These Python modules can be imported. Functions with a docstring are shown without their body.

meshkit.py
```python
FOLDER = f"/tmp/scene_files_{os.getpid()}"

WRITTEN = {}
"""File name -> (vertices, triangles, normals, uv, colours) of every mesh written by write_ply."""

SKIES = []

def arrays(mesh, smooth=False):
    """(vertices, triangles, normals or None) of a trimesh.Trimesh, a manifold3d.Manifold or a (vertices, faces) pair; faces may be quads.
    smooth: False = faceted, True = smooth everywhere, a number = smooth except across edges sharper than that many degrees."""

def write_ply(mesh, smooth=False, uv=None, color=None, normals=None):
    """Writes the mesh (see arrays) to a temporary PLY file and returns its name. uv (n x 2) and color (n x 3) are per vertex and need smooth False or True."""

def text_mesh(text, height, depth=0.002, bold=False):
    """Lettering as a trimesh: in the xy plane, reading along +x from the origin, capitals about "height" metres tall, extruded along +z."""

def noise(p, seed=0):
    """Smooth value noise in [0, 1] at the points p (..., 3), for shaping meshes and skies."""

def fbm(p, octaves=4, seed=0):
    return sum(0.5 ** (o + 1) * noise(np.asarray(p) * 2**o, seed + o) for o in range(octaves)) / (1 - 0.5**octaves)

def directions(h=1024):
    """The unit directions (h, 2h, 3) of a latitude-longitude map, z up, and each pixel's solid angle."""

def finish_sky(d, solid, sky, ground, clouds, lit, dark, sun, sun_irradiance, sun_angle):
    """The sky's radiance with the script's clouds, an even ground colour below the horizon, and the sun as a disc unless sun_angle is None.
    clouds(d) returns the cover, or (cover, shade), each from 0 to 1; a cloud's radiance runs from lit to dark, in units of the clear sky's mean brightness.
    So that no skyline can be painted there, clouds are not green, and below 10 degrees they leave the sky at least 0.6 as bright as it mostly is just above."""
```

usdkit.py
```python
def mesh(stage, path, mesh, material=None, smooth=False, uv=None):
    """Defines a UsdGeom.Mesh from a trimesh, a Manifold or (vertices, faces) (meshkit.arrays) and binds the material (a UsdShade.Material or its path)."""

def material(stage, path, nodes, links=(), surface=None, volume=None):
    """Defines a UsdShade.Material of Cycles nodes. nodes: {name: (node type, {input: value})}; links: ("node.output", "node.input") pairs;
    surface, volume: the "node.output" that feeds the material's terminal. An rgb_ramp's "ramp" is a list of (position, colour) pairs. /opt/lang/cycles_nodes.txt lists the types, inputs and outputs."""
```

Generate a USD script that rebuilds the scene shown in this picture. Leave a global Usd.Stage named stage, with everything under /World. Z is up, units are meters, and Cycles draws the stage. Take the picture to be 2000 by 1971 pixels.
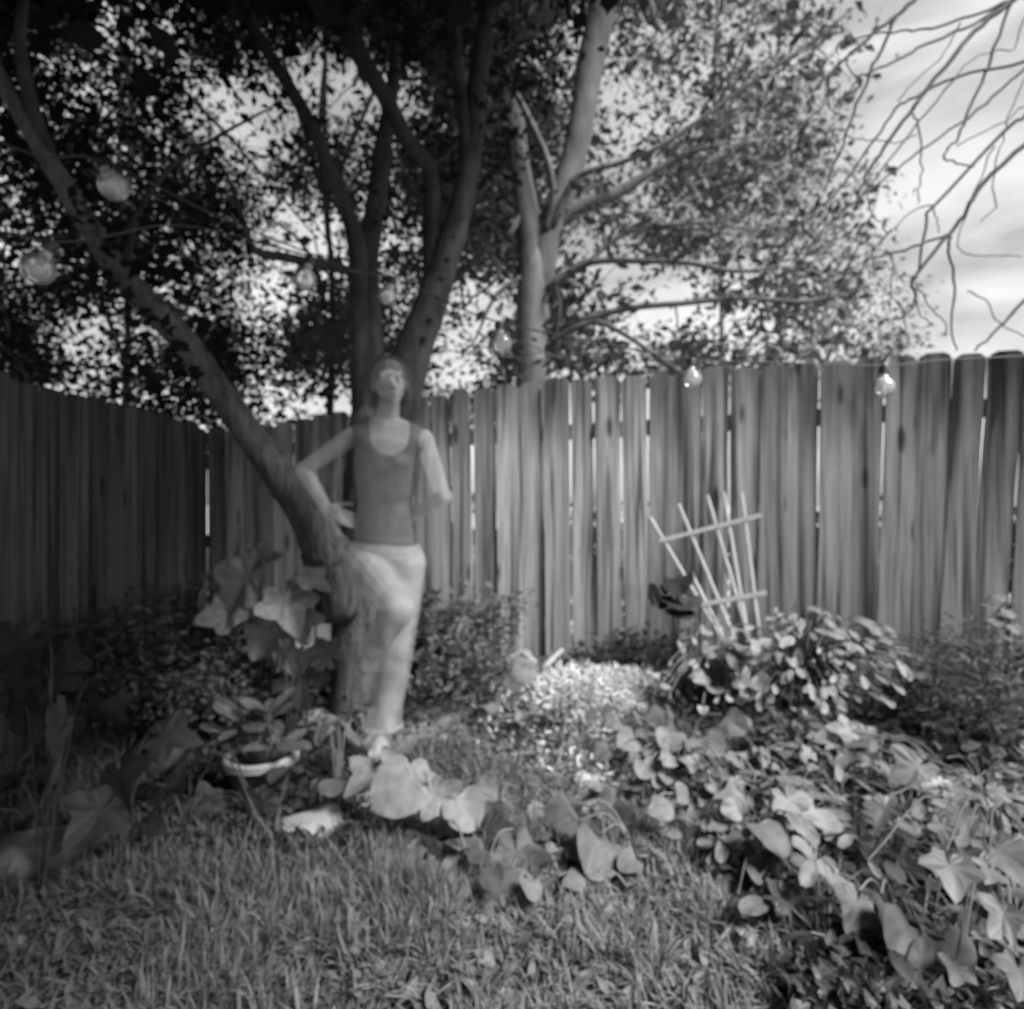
import math, numpy as np, trimesh, usdkit, manifold3d as m3
from meshkit import fbm, noise
from pxr import Usd, UsdGeom, UsdLux, UsdShade, Gf, Sdf
from scipy.spatial import cKDTree

stage = Usd.Stage.CreateInMemory()
UsdGeom.SetStageUpAxis(stage, 'Z')
UsdGeom.SetStageMetersPerUnit(stage, 1.0)
UsdGeom.Xform.Define(stage, '/World')
UsdGeom.Scope.Define(stage, '/World/Looks')

# ------------------------------------------------------------------ camera, sky, sun
H, F = 1.13, 1192.0                                   # eye height; focal length in pixels of a 2000 wide picture
cam = UsdGeom.Camera.Define(stage, '/World/camera')
cam.CreateFocalLengthAttr(50.0)
cam.CreateHorizontalApertureAttr(50.0 * 2000 / F)
cam.CreateVerticalApertureAttr(50.0 * 1971 / F)
cam.CreateClippingRangeAttr(Gf.Vec2f(0.05, 2000.0))
cam.CreateFStopAttr(17.0)                             # a pinhole: even softness at every distance
cam.CreateFocusDistanceAttr(0.35)
cam.CreateExposureAttr(3.15)
x = UsdGeom.Xformable(cam)
x.AddTranslateOp().Set(Gf.Vec3d(0, 0, H))
x.AddRotateXOp().Set(90.0)

SUN = np.array([0.62, -0.46, 0.95]); SUN /= np.linalg.norm(SUN)
sun = UsdLux.DistantLight.Define(stage, '/World/sun')
sun.CreateIntensityAttr(0.40); sun.CreateAngleAttr(26.0)
sun.CreateColorAttr(Gf.Vec3f(1, 1, 1))
sun.GetPrim().CreateAttribute('inputs:normalize', Sdf.ValueTypeNames.Bool).Set(True)
az, el = math.degrees(math.atan2(SUN[0], SUN[1])), math.degrees(math.asin(SUN[2]))
sx = UsdGeom.Xformable(sun)
sx.AddRotateZOp().Set(-az); sx.AddRotateXOp().Set(el - 90.0)      # -z of the light points from the sun to the scene
sky_mat = usdkit.material(stage, '/World/Looks/sky', {
    's': ('sky_texture', {'sky_type': 'single_scattering', 'sun_disc': False, 'sun_elevation': math.radians(el), 'sun_rotation': math.radians(az), 'altitude': 100.0, 'aerosol_density': 2.0}),
    'bw': ('rgb_to_bw', {}), 'tc': ('texture_coordinate', {}), 'mp': ('mapping', {'scale': (1.6, 1.6, 4.2), 'rotation': (0.0, 0.35, 0.5)}),
    'n': ('noise_texture', {'scale': 1.7, 'detail': 5.0, 'roughness': 0.52, 'distortion': 0.5}),
    'r': ('rgb_ramp', {'ramp': [(0.0, (0.24,) * 3), (0.38, (0.36,) * 3), (0.50, (0.64,) * 3), (0.60, (0.88,) * 3), (1.0, (1.02,) * 3)]}),
    'mx': ('mix_color', {'blend_type': 'mix', 'fac': 0.88, 'use_clamp': False}),
    'b': ('background_shader', {'strength': 0.10})},
    [('s.color', 'bw.color'), ('tc.generated', 'mp.vector'), ('mp.vector', 'n.vector'), ('n.fac', 'r.fac'), ('bw.val', 'mx.a'), ('r.color', 'mx.b'), ('mx.result', 'b.color')], surface='b.background')
dome = UsdLux.DomeLight.Define(stage, '/World/sky')
UsdShade.MaterialBindingAPI.Apply(dome.GetPrim()).Bind(sky_mat)
dome.GetPrim().SetCustomDataByKey('kind', 'structure')

# ------------------------------------------------------------------ helpers
rng = np.random.default_rng(7)

def P(px, py, Z):
    """the point at distance Z that the photograph shows at pixel px, py"""
    return np.array([(px - 1000.0) / F * Z, Z, H - (py - 985.5) / F * Z])

def GP(px, py, h=0.0):
    """the point h above the level ground seen at px, py"""
    z = 2.0
    for _ in range(14):
        q = (px - 1000.0) / F * z
        z = 0.5 * z + 0.5 * (H - h - float(gz(q, z))) * F / max(py - 985.5, 60)
    return P(px, py, z)
def gz(x, y):
    """height of the ground: nearly level, rising to the beds along the back fence"""
    x, y = np.asarray(x, float), np.asarray(y, float)
    z = 0.014 * np.sin(1.9 * x + 0.7) * np.sin(2.3 * y + 1.1) + 0.007 * np.sin(4.7 * x - 1.3 * y)
    t = np.clip((y + 0.33 * x - 2.35) / 1.0, 0, 1)
    z = z + 0.20 * t * t * (3 - 2 * t)
    return z + 0.07 * np.exp(-(((x - 0.42) / 0.33) ** 2 + ((y - 3.02) / 0.30) ** 2))

def numbered(parent, name):
    p, k = f'{parent}/{name}', 0
    while stage.GetPrimAtPath(p):
        k += 1
        p = f'{parent}/{name}_{k:03d}'
    return p

COUNT = {}
def path_for(parent, name):
    base = '/World' if parent is None else str(parent.GetPath())
    k = COUNT.get((base, name), -1) + 1
    COUNT[(base, name)] = k
    return f'{base}/{name}' if k == 0 else f'{base}/{name}_{k:03d}'

def tag(o, label=None, cat=None, group=None, kind=None):
    for k, v in (('label', label), ('category', cat), ('group', group), ('kind', kind)):
        if v: o.SetCustomDataByKey(k, v)
    return o

def thing(name, label, cat, loc=(0, 0, 0), rotz=0.0, group=None, scale=None):
    X = UsdGeom.Xform.Define(stage, path_for(None, name))
    X.AddTranslateOp().Set(Gf.Vec3d(*map(float, loc)))
    if rotz: X.AddRotateZOp().Set(math.degrees(rotz))
    if scale: X.AddScaleOp().Set(Gf.Vec3f(scale, scale, scale))
    o = X.GetPrim(); o_loc[str(o.GetPath())] = np.array(loc, float)
    return tag(o, label, cat, group)
o_loc = {}

def obj(name, mesh, mat, parent=None, smooth=False, label=None, rel=True):
    """one Mesh; given in world metres, stored relative to its thing"""
    if isinstance(mesh, (tuple, list)): v, f = np.asarray(mesh[0], float), np.asarray(mesh[1], int)
    else: v, f = np.asarray(mesh.vertices, float), np.asarray(mesh.faces, int)
    if parent is not None and rel:
        v = v - o_loc['/'.join(str(parent.GetPath()).split('/')[:3])]
    o = usdkit.mesh(stage, path_for(parent, name), (v, f), M[mat], smooth=smooth).GetPrim()
    if label: o.SetCustomDataByKey('label', label)
    return o

def cat_mesh(parts):
    vs, fs, n = [], [], 0
    for v, f in parts:
        vs.append(np.asarray(v, float)); fs.append(np.asarray(f, int) + n); n += len(v)
    return np.vstack(vs), np.vstack(fs)

def spline(pts, per=5):
    """Catmull-Rom through rows of pts (any number of columns)"""
    p = np.asarray(pts, float)
    if len(p) < 3: 
        t = np.linspace(0, 1, per + 1)[:, None]
        return p[0] * (1 - t) + p[-1] * t
    q = np.vstack([2 * p[0] - p[1], p, 2 * p[-1] - p[-2]])
    out = []
    for i in range(1, len(q) - 2):
        t = np.linspace(0, 1, per, endpoint=False)[:, None]
        a, b, c, d = q[i - 1], q[i], q[i + 1], q[i + 2]
        out.append(0.5 * (2 * b + (c - a) * t + (2 * a - 5 * b + 4 * c - d) * t ** 2 + (3 * b - a - 3 * c + d) * t ** 3))
    return np.vstack(out + [p[-1:]])

def tube(path, rad, n=8, rough=0.0, seed=0, freq=9.0, cap=True):
    p = np.asarray(path, float); r = np.broadcast_to(np.asarray(rad, float), (len(p),))
    t = np.gradient(p, axis=0); t /= np.linalg.norm(t, axis=1, keepdims=True) + 1e-12
    up = np.array([0.31, 0.9, 0.2]); rows = []
    u = np.cross(t[0], up); u /= np.linalg.norm(u) + 1e-12
    for i in range(len(p)):
        u = u - t[i] * (u @ t[i]); u /= np.linalg.norm(u) + 1e-12
        w = np.cross(t[i], u)
        a = np.arange(n) * 2 * math.pi / n
        rows.append(p[i] + r[i] * (np.cos(a)[:, None] * u + np.sin(a)[:, None] * w))
    v = np.vstack(rows)
    if rough:
        c = np.repeat(p, n, 0); k = 1 + rough * 2 * (fbm(v * freq * np.array([1.6, 1.6, .5]), 3, seed) - 0.5)
        v = c + (v - c) * k[:, None]
    i = np.arange(len(p) - 1)[:, None] * n + np.arange(n)[None]
    j = np.arange(len(p) - 1)[:, None] * n + (np.arange(n) + 1)[None] % n
    f = np.vstack([np.stack([i, j, j + n], -1).reshape(-1, 3), np.stack([i, j + n, i + n], -1).reshape(-1, 3)])
    if cap:
        v = np.vstack([v, p[0], p[-1]]); a = len(v) - 2
        k = np.arange(n); k2 = (k + 1) % n; e = (len(p) - 1) * n
        f = np.vstack([f, np.stack([np.full(n, a), k2, k], -1), np.stack([np.full(n, a + 1), e + k, e + k2], -1)])
    return v, f

# ------------------------------------------------------------------ materials (a black-and-white picture: every colour is a grey)
M = {}
def g(v): return (v, v, v)
def surface_mat(name, lo, hi, scale=6.0, stretch=(1, 1, 1), rough=0.75, bump=0.0, bscale=None, detail=5.0, loc=(0, 0, 0), mid=0.5, spread=0.22, dist=0.0, spec=0.3):
    nodes = {'ge': ('geometry', {}), 'mp': ('mapping', {'scale': stretch, 'location': loc}),
             'n': ('noise_texture', {'scale': scale, 'detail': detail, 'roughness': 0.6, 'distortion': dist}),
             'r': ('rgb_ramp', {'ramp': [(mid - spread, g(lo)), (mid + spread, g(hi))]}),
             'p': ('principled_bsdf', {'roughness': rough, 'specular_ior_level': spec})}
    links = [('ge.position', 'mp.vector'), ('mp.vector', 'n.vector'), ('n.fac', 'r.fac'), ('r.color', 'p.base_color')]
    if bump:
        nodes['n2'] = ('noise_texture', {'scale': bscale or scale * 3, 'detail': 6.0, 'roughness': 0.65})
        nodes['b'] = ('bump', {'strength': 0.9, 'distance': bump})
        links += [('mp.vector', 'n2.vector'), ('n2.fac', 'b.height'), ('b.normal', 'p.normal')]
    M[name] = usdkit.material(stage, f'/World/Looks/{name}', nodes, links, surface='p.BSDF')

def leaf_mat(name, lo, hi, trans=0.3, rough=0.55, spec=0.35, vein=0.0):
    """each leaf (mesh island) its own tone; light shines through a little"""
    nodes = {'ge': ('geometry', {}), 'r': ('rgb_ramp', {'ramp': [(0.0, g(lo)), (1.0, g(hi))]}),
             'n': ('noise_texture', {'scale': 34.0, 'detail': 3.0}), 'mr': ('map_range', {'from_min': 0.3, 'from_max': 0.7, 'to_min': 0.78, 'to_max': 1.2}),
             'mu': ('mix_color', {'blend_type': 'multiply', 'fac': 1.0, 'use_clamp': False}), 'cc': ('combine_color', {}),
             'p': ('principled_bsdf', {'roughness': rough, 'specular_ior_level': spec}), 't': ('translucent_bsdf', {}),
             'm': ('mix_closure', {'fac': trans})}
    links = [('ge.random_per_island', 'r.fac'), ('ge.position', 'n.vector'), ('n.fac', 'mr.value'), ('mr.result', 'cc.r'), ('mr.result', 'cc.g'), ('mr.result', 'cc.b'),
             ('r.color', 'mu.a'), ('cc.color', 'mu.b'), ('mu.result', 'p.base_color'), ('mu.result', 't.color'), ('p.BSDF', 'm.closure1'), ('t.BSDF', 'm.closure2')]
    M[name] = usdkit.material(stage, f'/World/Looks/{name}', nodes, links, surface='m.closure')

def wood_mat(name, tone, loc, dark=0.45, stain=0.5):
    """weathered fence board: fine vertical grain, long dark streaks, knots, a weather stain near the top end"""
    nodes = {'ge': ('geometry', {}),
        'm1': ('mapping', {'scale': (34, 34, 0.9), 'location': loc}), 'n1': ('noise_texture', {'scale': 2.2, 'detail': 6.0, 'roughness': 0.7, 'distortion': 0.35}),
        'm2': ('mapping', {'scale': (13, 13, 0.42), 'location': loc}), 'n2': ('noise_texture', {'scale': 1.6, 'detail': 3.0, 'distortion': 0.8}),
        'm3': ('mapping', {'scale': (7.5, 7.5, 2.1), 'location': loc}), 'v': ('voronoi_texture', {'scale': 1.0, 'randomness': 1.0}),
        'r1': ('rgb_ramp', {'ramp': [(0.30, g(tone * 0.5)), (0.5, g(tone)), (0.70, g(tone * 1.25))]}),
        'r2': ('rgb_ramp', {'ramp': [(0.36, g(dark * .7)), (0.45, g(0.66)), (0.54, g(1.0)), (1.0, g(1.08))]}),
        'r3': ('rgb_ramp', {'ramp': [(0.0, g(0.15)), (0.10, g(0.30)), (0.17, g(1.0)), (1.0, g(1.0))]}),
        'sx': ('separate_xyz', {}), 'n4': ('noise_texture', {'scale': 2.4, 'detail': 4.0}), 'm4': ('mapping', {'scale': (4, 4, 0.5), 'location': loc}),
        'ad': ('math', {'math_type': 'multiply_add', 'value2': 1.1}), 'r4': ('rgb_ramp', {'ramp': [(0.0, g(1.0)), (0.55, g(1.0)), (0.95, g(1 - stain))]}),
        'mr': ('map_range', {'from_min': 1.3, 'from_max': 2.4, 'to_min': 0.0, 'to_max': 1.0}),
        'a': ('mix_color', {'blend_type': 'multiply', 'fac': 1.0}), 'b': ('mix_color', {'blend_type': 'multiply', 'fac': 1.0}), 'c': ('mix_color', {'blend_type': 'multiply', 'fac': 1.0}),
        'bp': ('bump', {'strength': 0.8, 'distance': 0.004}), 'p': ('principled_bsdf', {'roughness': 0.85, 'specular_ior_level': 0.2})}
    links = [('ge.position', 'm1.vector'), ('m1.vector', 'n1.vector'), ('n1.fac', 'r1.fac'), ('ge.position', 'm2.vector'), ('m2.vector', 'n2.vector'), ('n2.fac', 'r2.fac'),
        ('ge.position', 'm3.vector'), ('m3.vector', 'v.vector'), ('v.distance', 'r3.fac'), ('ge.position', 'sx.vector'), ('ge.position', 'm4.vector'), ('m4.vector', 'n4.vector'),
        ('n4.fac', 'ad.value1'), ('sx.z', 'ad.value3'), ('ad.value', 'mr.value'), ('mr.result', 'r4.fac'),
        ('r1.color', 'a.a'), ('r2.color', 'a.b'), ('a.result', 'b.a'), ('r3.color', 'b.b'), ('b.result', 'c.a'), ('r4.color', 'c.b'), ('c.result', 'p.base_color'),
        ('n1.fac', 'bp.height'), ('bp.normal', 'p.normal')]
    M[name] = usdkit.material(stage, f'/World/Looks/{name}', nodes, links, surface='p.BSDF')

def ghost_mat(name, lo, hi, alpha, scale=30.0, rough=0.6, stretch=(1, 1, 1)):
    """cloth and skin of the figure, through which the long exposure lets the place show"""
    M[name] = usdkit.material(stage, f'/World/Looks/{name}', {'ge': ('geometry', {}), 'mp': ('mapping', {'scale': stretch}), 'n': ('noise_texture', {'scale': scale, 'detail': 4.0}), 'r': ('rgb_ramp', {'ramp': [(0.3, g(lo)), (0.7, g(hi))]}),
        'al': ('value', {'value': alpha}), 'p': ('principled_bsdf', {'roughness': rough, 'specular_ior_level': 0.3})},
        [('ge.position', 'mp.vector'), ('mp.vector', 'n.vector'), ('n.fac', 'r.fac'), ('r.color', 'p.base_color'), ('al.value', 'p.alpha')], surface='p.BSDF')

surface_mat('ground', 0.10, 0.34, 5.0, rough=0.95, bump=0.02, spec=0.1)
surface_mat('bark', 0.035, 0.15, 15.0, (1.6, 1.6, 0.5), rough=0.9, bump=0.03, bscale=22, spec=0.15)
surface_mat('bark_far_limb', 0.04, 0.11, 5.0, (1.3, 1.3, 0.5), rough=0.9, bump=0.015, bscale=12, spec=0.15)
surface_mat('bark_limb', 0.015, 0.06, 10.0, (1.5, 1.5, 0.6), rough=0.9, bump=0.014, bscale=16, spec=0.15)  # canopy shade on the upper limbs is put into this darker bark
surface_mat('bark_dark', 0.025, 0.07, 9.0, (1.5, 1.5, 0.6), rough=0.9, bump=0.012, bscale=16, spec=0.15)
surface_mat('bark_far', 0.08, 0.19, 5.0, (1.3, 1.3, 0.5), rough=0.9, bump=0.015, bscale=12, spec=0.15)
surface_mat('scar', 0.02, 0.05, 30.0, rough=0.9)
surface_mat('twig', 0.03, 0.06, 20.0, rough=0.8)
surface_mat('stem', 0.08, 0.16, 20.0, rough=0.6)
surface_mat('stem_dark', 0.03, 0.07, 20.0, rough=0.6)
surface_mat('stone', 0.22, 0.38, 9.0, rough=0.9, bump=0.008, bscale=40)
surface_mat('stone_dark', 0.10, 0.22, 9.0, rough=0.9, bump=0.008, bscale=40)
surface_mat('old_board', 0.20, 0.36, 5.0, (3, 18, 3), rough=0.9, bump=0.004)
surface_mat('slat', 0.28, 0.40, 8.0, (6, 6, 1), rough=0.8, bump=0.002)
surface_mat('pot', 0.26, 0.36, 7.0, rough=0.8)
surface_mat('soil', 0.03, 0.07, 30.0, rough=1.0, bump=0.01)
surface_mat('rail', 0.08, 0.16, 5.0, (1, 1, 6), rough=0.9)
surface_mat('wire', 0.03, 0.05, 20.0, rough=0.6)
surface_mat('socket', 0.02, 0.04, 20.0, rough=0.45)
surface_mat('bulb_base', 0.35, 0.5, 20.0, rough=0.4)
def tree_leaf_mat(name, lo, hi, trans):
    M[name] = usdkit.material(stage, f'/World/Looks/{name}', {'ge': ('geometry', {}), 'r': ('rgb_ramp', {'ramp': [(0.0, g(lo)), (1.0, g(hi))]}), 'd': ('diffuse_bsdf', {}), 't': ('translucent_bsdf', {}), 'm': ('mix_closure', {'fac': trans})},
        [('ge.random_per_island', 'r.fac'), ('r.color', 'd.color'), ('r.color', 't.color'), ('d.BSDF', 'm.closure1'), ('t.BSDF', 'm.closure2')], surface='m.closure')
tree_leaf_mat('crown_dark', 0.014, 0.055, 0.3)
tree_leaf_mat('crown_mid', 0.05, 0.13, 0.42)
tree_leaf_mat('crown_pale', 0.12, 0.26, 0.45)  # haze-like glow on the far foliage, put into a paler leaf colour
leaf_mat('grass_blade', 0.16, 0.68, 0.4, 0.6)
leaf_mat('sun_fleck', 0.62, 0.95, 0.35, 0.8, 0.15)  # very pale so the chips read as sunlit ground
leaf_mat('litter', 0.10, 0.72, 0.15, 0.85, 0.15)
leaf_mat('cover', 0.12, 0.40, 0.38)
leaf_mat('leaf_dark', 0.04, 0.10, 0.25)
leaf_mat('leaf_mid', 0.08, 0.15, 0.28)
leaf_mat('leaf_light', 0.13, 0.24, 0.34)
leaf_mat('leaf_pale', 0.20, 0.30, 0.30)
leaf_mat('leaf_black', 0.018, 0.03, 0.1)
for i in range(7):
    wood_mat(f'board_{"abcdefg"[i]}', 0.34 * [1, .84, 1.1, .74, 1.04, .92, 1.18][i], (i * 3.7, i * 1.9, i * 5.3), dark=0.30, stain=0.62)
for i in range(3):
    wood_mat(f'board_shade_{"abc"[i]}', 0.085 * [1, .75, 1.2][i], (i * 2.7 + 1, i * 2.9, i * 4.3), stain=0.35)  # low tone paints the left side's shade into the boards
ghost_mat('skin', 0.40, 0.50, 0.36, 8.0)
ghost_mat('vest', 0.008, 0.075, 0.46, 18.0, 0.8)
ghost_mat('trousers', 0.28, 0.46, 0.32, 14.0, 0.85)
ghost_mat('trouser_fold', 0.27, 0.36, 0.30, 26.0, 0.85)
ghost_mat('hair', 0.02, 0.05, 0.5, 60.0, 0.5, (3, 3, .6))
ghost_mat('eye_dark', 0.05, 0.08, 0.4)
ghost_mat('lip', 0.22, 0.26, 0.6)
M['bulb_glass'] = usdkit.material(stage, '/World/Looks/bulb_glass', {'t': ('transparent_bsdf', {'color': g(0.92)}), 'd': ('diffuse_bsdf', {'color': g(0.75)}), 'gl': ('glossy_bsdf', {'color': g(0.95), 'roughness': 0.06}), 'fr': ('fresnel', {'IOR': 1.5}),
    'a': ('mix_closure', {'fac': 0.22}), 'b': ('mix_closure', {})}, [('t.BSDF', 'a.closure1'), ('d.BSDF', 'a.closure2'), ('fr.fac', 'b.fac'), ('a.closure', 'b.closure1'), ('gl.BSDF', 'b.closure2')], surface='b.closure')

# ------------------------------------------------------------------ the ground
MOUND = np.array([0.42, 3.02, 0])
def graded(lo, hi, step, far):
    a = np.arange(lo, hi + step / 2, step); out = [hi]
    s = step
    while out[-1] < far: s *= 1.35; out.append(out[-1] + s)
    low = [lo]; s = step
    while low[-1] > -far: s *= 1.35; low.append(low[-1] - s)
    return np.array(sorted(set(low[1:])) + list(a) + out[1:])
gx, gy = graded(-3.2, 3.4, 0.045, 400), graded(0.4, 5.2, 0.045, 400)
X, Y = np.meshgrid(gx, gy, indexing='ij')
Z = gz(X, Y) + 0.02 * (fbm(np.stack([X * 9, Y * 9, 0 * X], -1), 3, 9) - 0.5)
n1, n2 = len(gx), len(gy)
q = (np.arange(n1 - 1)[:, None] * n2 + np.arange(n2 - 1)[None]).ravel()
tag(obj('ground', (np.stack([X, Y, Z], -1).reshape(-1, 3), np.vstack([np.stack([q, q + n2, q + n2 + 1], -1), np.stack([q, q + n2 + 1, q + 1], -1)])), 'ground', smooth=True), kind='structure')

# ------------------------------------------------------------------ the fences
def board(base, u, n, w, h, z0, seed, lean=0.0, thick=0.016):
    """a dog-eared fence board with slightly wavering edges: u along the fence, n away from the yard"""
    r = np.random.default_rng(seed)
    base = base + n * ((seed % 2) * .008 - .004 + r.uniform(-.003, .003))
    zz = np.concatenate([np.linspace(0, h - 0.035, 9), [h - 0.012, h]])
    wob = 0.0042 * np.cumsum(r.normal(size=(len(zz), 2)), 0) * 0.5
    half = np.full(len(zz), w / 2); half[-2:] = [w / 2 - 0.014, w / 2 - 0.036]
    bow = r.uniform(-0.006, 0.006) * np.sin(zz / h * math.pi); cup = r.uniform(-0.004, 0.004)
    rows = []
    for i, z in enumerate(zz):
        for s, o in ((-half[i] + wob[i, 0], 0), (0, 0), (half[i] + wob[i, 1], 0), (half[i] + wob[i, 1], 1), (-half[i] + wob[i, 0], 1)):
            s2 = s + lean * (z - h)
            rows.append(base + u * s2 + n * (o * thick + bow[i] + cup * (abs(s) / w * 2)) + np.array([0, 0, z0 + z]))
    v, f, k = np.array(rows), [], 5
    for i in range(len(zz) - 1):
        for a in range(k):
            p, q2 = i * k + a, i * k + (a + 1) % k
            f += [[p, q2, q2 + k], [p, q2 + k, p + k]]
    for o, flip in ((0, 1), ((len(zz) - 1) * k, 0)):
        t = [[o, o + 1, o + 4], [o + 1, o + 3, o + 4], [o + 1, o + 2, o + 3]]
        f += [x[::-1] for x in t] if flip else t
    return v, np.array(f)

def back_Z(px):
    """distance of the back fence along the ray through column px"""
    t = (px - 1000) / F
    return 3.59 / (1 + 0.335 * t)
TOPX = [430, 500, 600, 700, 850, 950, 1040, 1200, 1350, 1500, 1650, 1800, 1900, 2050]
TOPY = [842, 832, 815, 797, 770, 757, 744, 733, 722, 713, 703, 694, 688, 676]
corner = P(438, 985, back_Z(438)); right_end = P(2330, 985, back_Z(2330))
u_b = (right_end - corner); L_b = np.linalg.norm(u_b); u_b /= L_b
n_b = np.array([-u_b[1], u_b[0], 0])
fence = thing('wooden_fence', 'weathered grey dog-eared board fence across the back of the yard', 'fence', (*corner[:2], 0))
s, k = 0.0, 0
frng = np.random.default_rng(5)
while s < L_b:
    w = frng.uniform(0.132, 0.141); gap = frng.choice([0.002, 0.0035, 0.006, 0.009, 0.011], p=[.25, .25, .2, .2, .1])
    c = corner + u_b * (s + w / 2); px = 1000 + F * c[0] / c[1]
    if px > 800: gap = frng.choice([0.004, 0.006, 0.008, 0.011])
    top = H - (np.interp(px, TOPX, TOPY) - 985.5) / F * c[1] + frng.normal(0, 0.006)
    lean = np.interp(px, [1000, 1250, 1500, 1750, 2000], [-0.012, -0.004, 0.012, 0.032, 0.052]) + frng.normal(0, 0.0025)
    z0 = float(gz(c[0], c[1])) - 0.06
    obj('board', board(np.array([c[0], c[1], 0]), u_b, n_b, w, top - z0, z0, 100 + k, lean), 'board_' + 'abcdefg'[frng.integers(7)], fence)
    s += w + gap; k += 1
def bar(a, b, w, d, nrm):
    a, b, nrm = np.array(a, float), np.array(b, float), np.array(nrm, float)
    t = (b - a) / np.linalg.norm(b - a); upv = np.cross(t, nrm); upv /= np.linalg.norm(upv)
    v = [p + sx_ * w / 2 * upv + sy_ * d / 2 * nrm for p in (a, b) for sx_, sy_ in ((-1, -1), (1, -1), (1, 1), (-1, 1))]
    f = [[0, 1, 2], [0, 2, 3], [4, 6, 5], [4, 7, 6]] + [x for i in range(4) for x in ([i, (i + 4), (i + 1) % 4 + 4], [i, (i + 1) % 4 + 4, (i + 1) % 4])]
    return np.array(v), np.array(f)[:, ::-1]
for z in (0.34, 1.0, 1.60):
    dz = -0.1
    a = corner + n_b * 0.045; b = right_end + n_b * 0.045
    obj('rail', bar((a[0], a[1], z + dz), (b[0], b[1], z), 0.085, 0.038, n_b), 'rail', fence)
sf = P(0, 985, 1.7); sf[0] = -2.04; u_l = corner - np.array([sf[0], 0.2, 0]); u_l[2] = 0; L_l = np.linalg.norm(u_l[:2]); u_l /= L_l; n_l = np.array([-u_l[1], u_l[0], 0])
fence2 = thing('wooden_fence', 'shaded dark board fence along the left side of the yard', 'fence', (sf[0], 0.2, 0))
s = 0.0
for k2 in range(26):      # unseen run of the fence, added to block low sky on the left
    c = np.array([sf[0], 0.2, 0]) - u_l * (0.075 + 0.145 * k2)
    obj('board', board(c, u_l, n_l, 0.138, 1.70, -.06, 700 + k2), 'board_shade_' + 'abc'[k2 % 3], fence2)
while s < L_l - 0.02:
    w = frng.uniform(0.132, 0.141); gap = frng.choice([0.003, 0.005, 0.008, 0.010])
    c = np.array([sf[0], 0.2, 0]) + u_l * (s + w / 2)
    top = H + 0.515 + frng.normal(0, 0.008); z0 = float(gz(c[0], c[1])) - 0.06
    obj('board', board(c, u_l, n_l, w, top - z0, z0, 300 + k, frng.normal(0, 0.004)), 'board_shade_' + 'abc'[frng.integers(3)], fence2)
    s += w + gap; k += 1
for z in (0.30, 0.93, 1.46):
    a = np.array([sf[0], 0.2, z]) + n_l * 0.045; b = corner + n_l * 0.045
    obj('rail', bar(a, (b[0], b[1], z - 0.05), 0.085, 0.038, n_l), 'rail', fence2)

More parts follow.
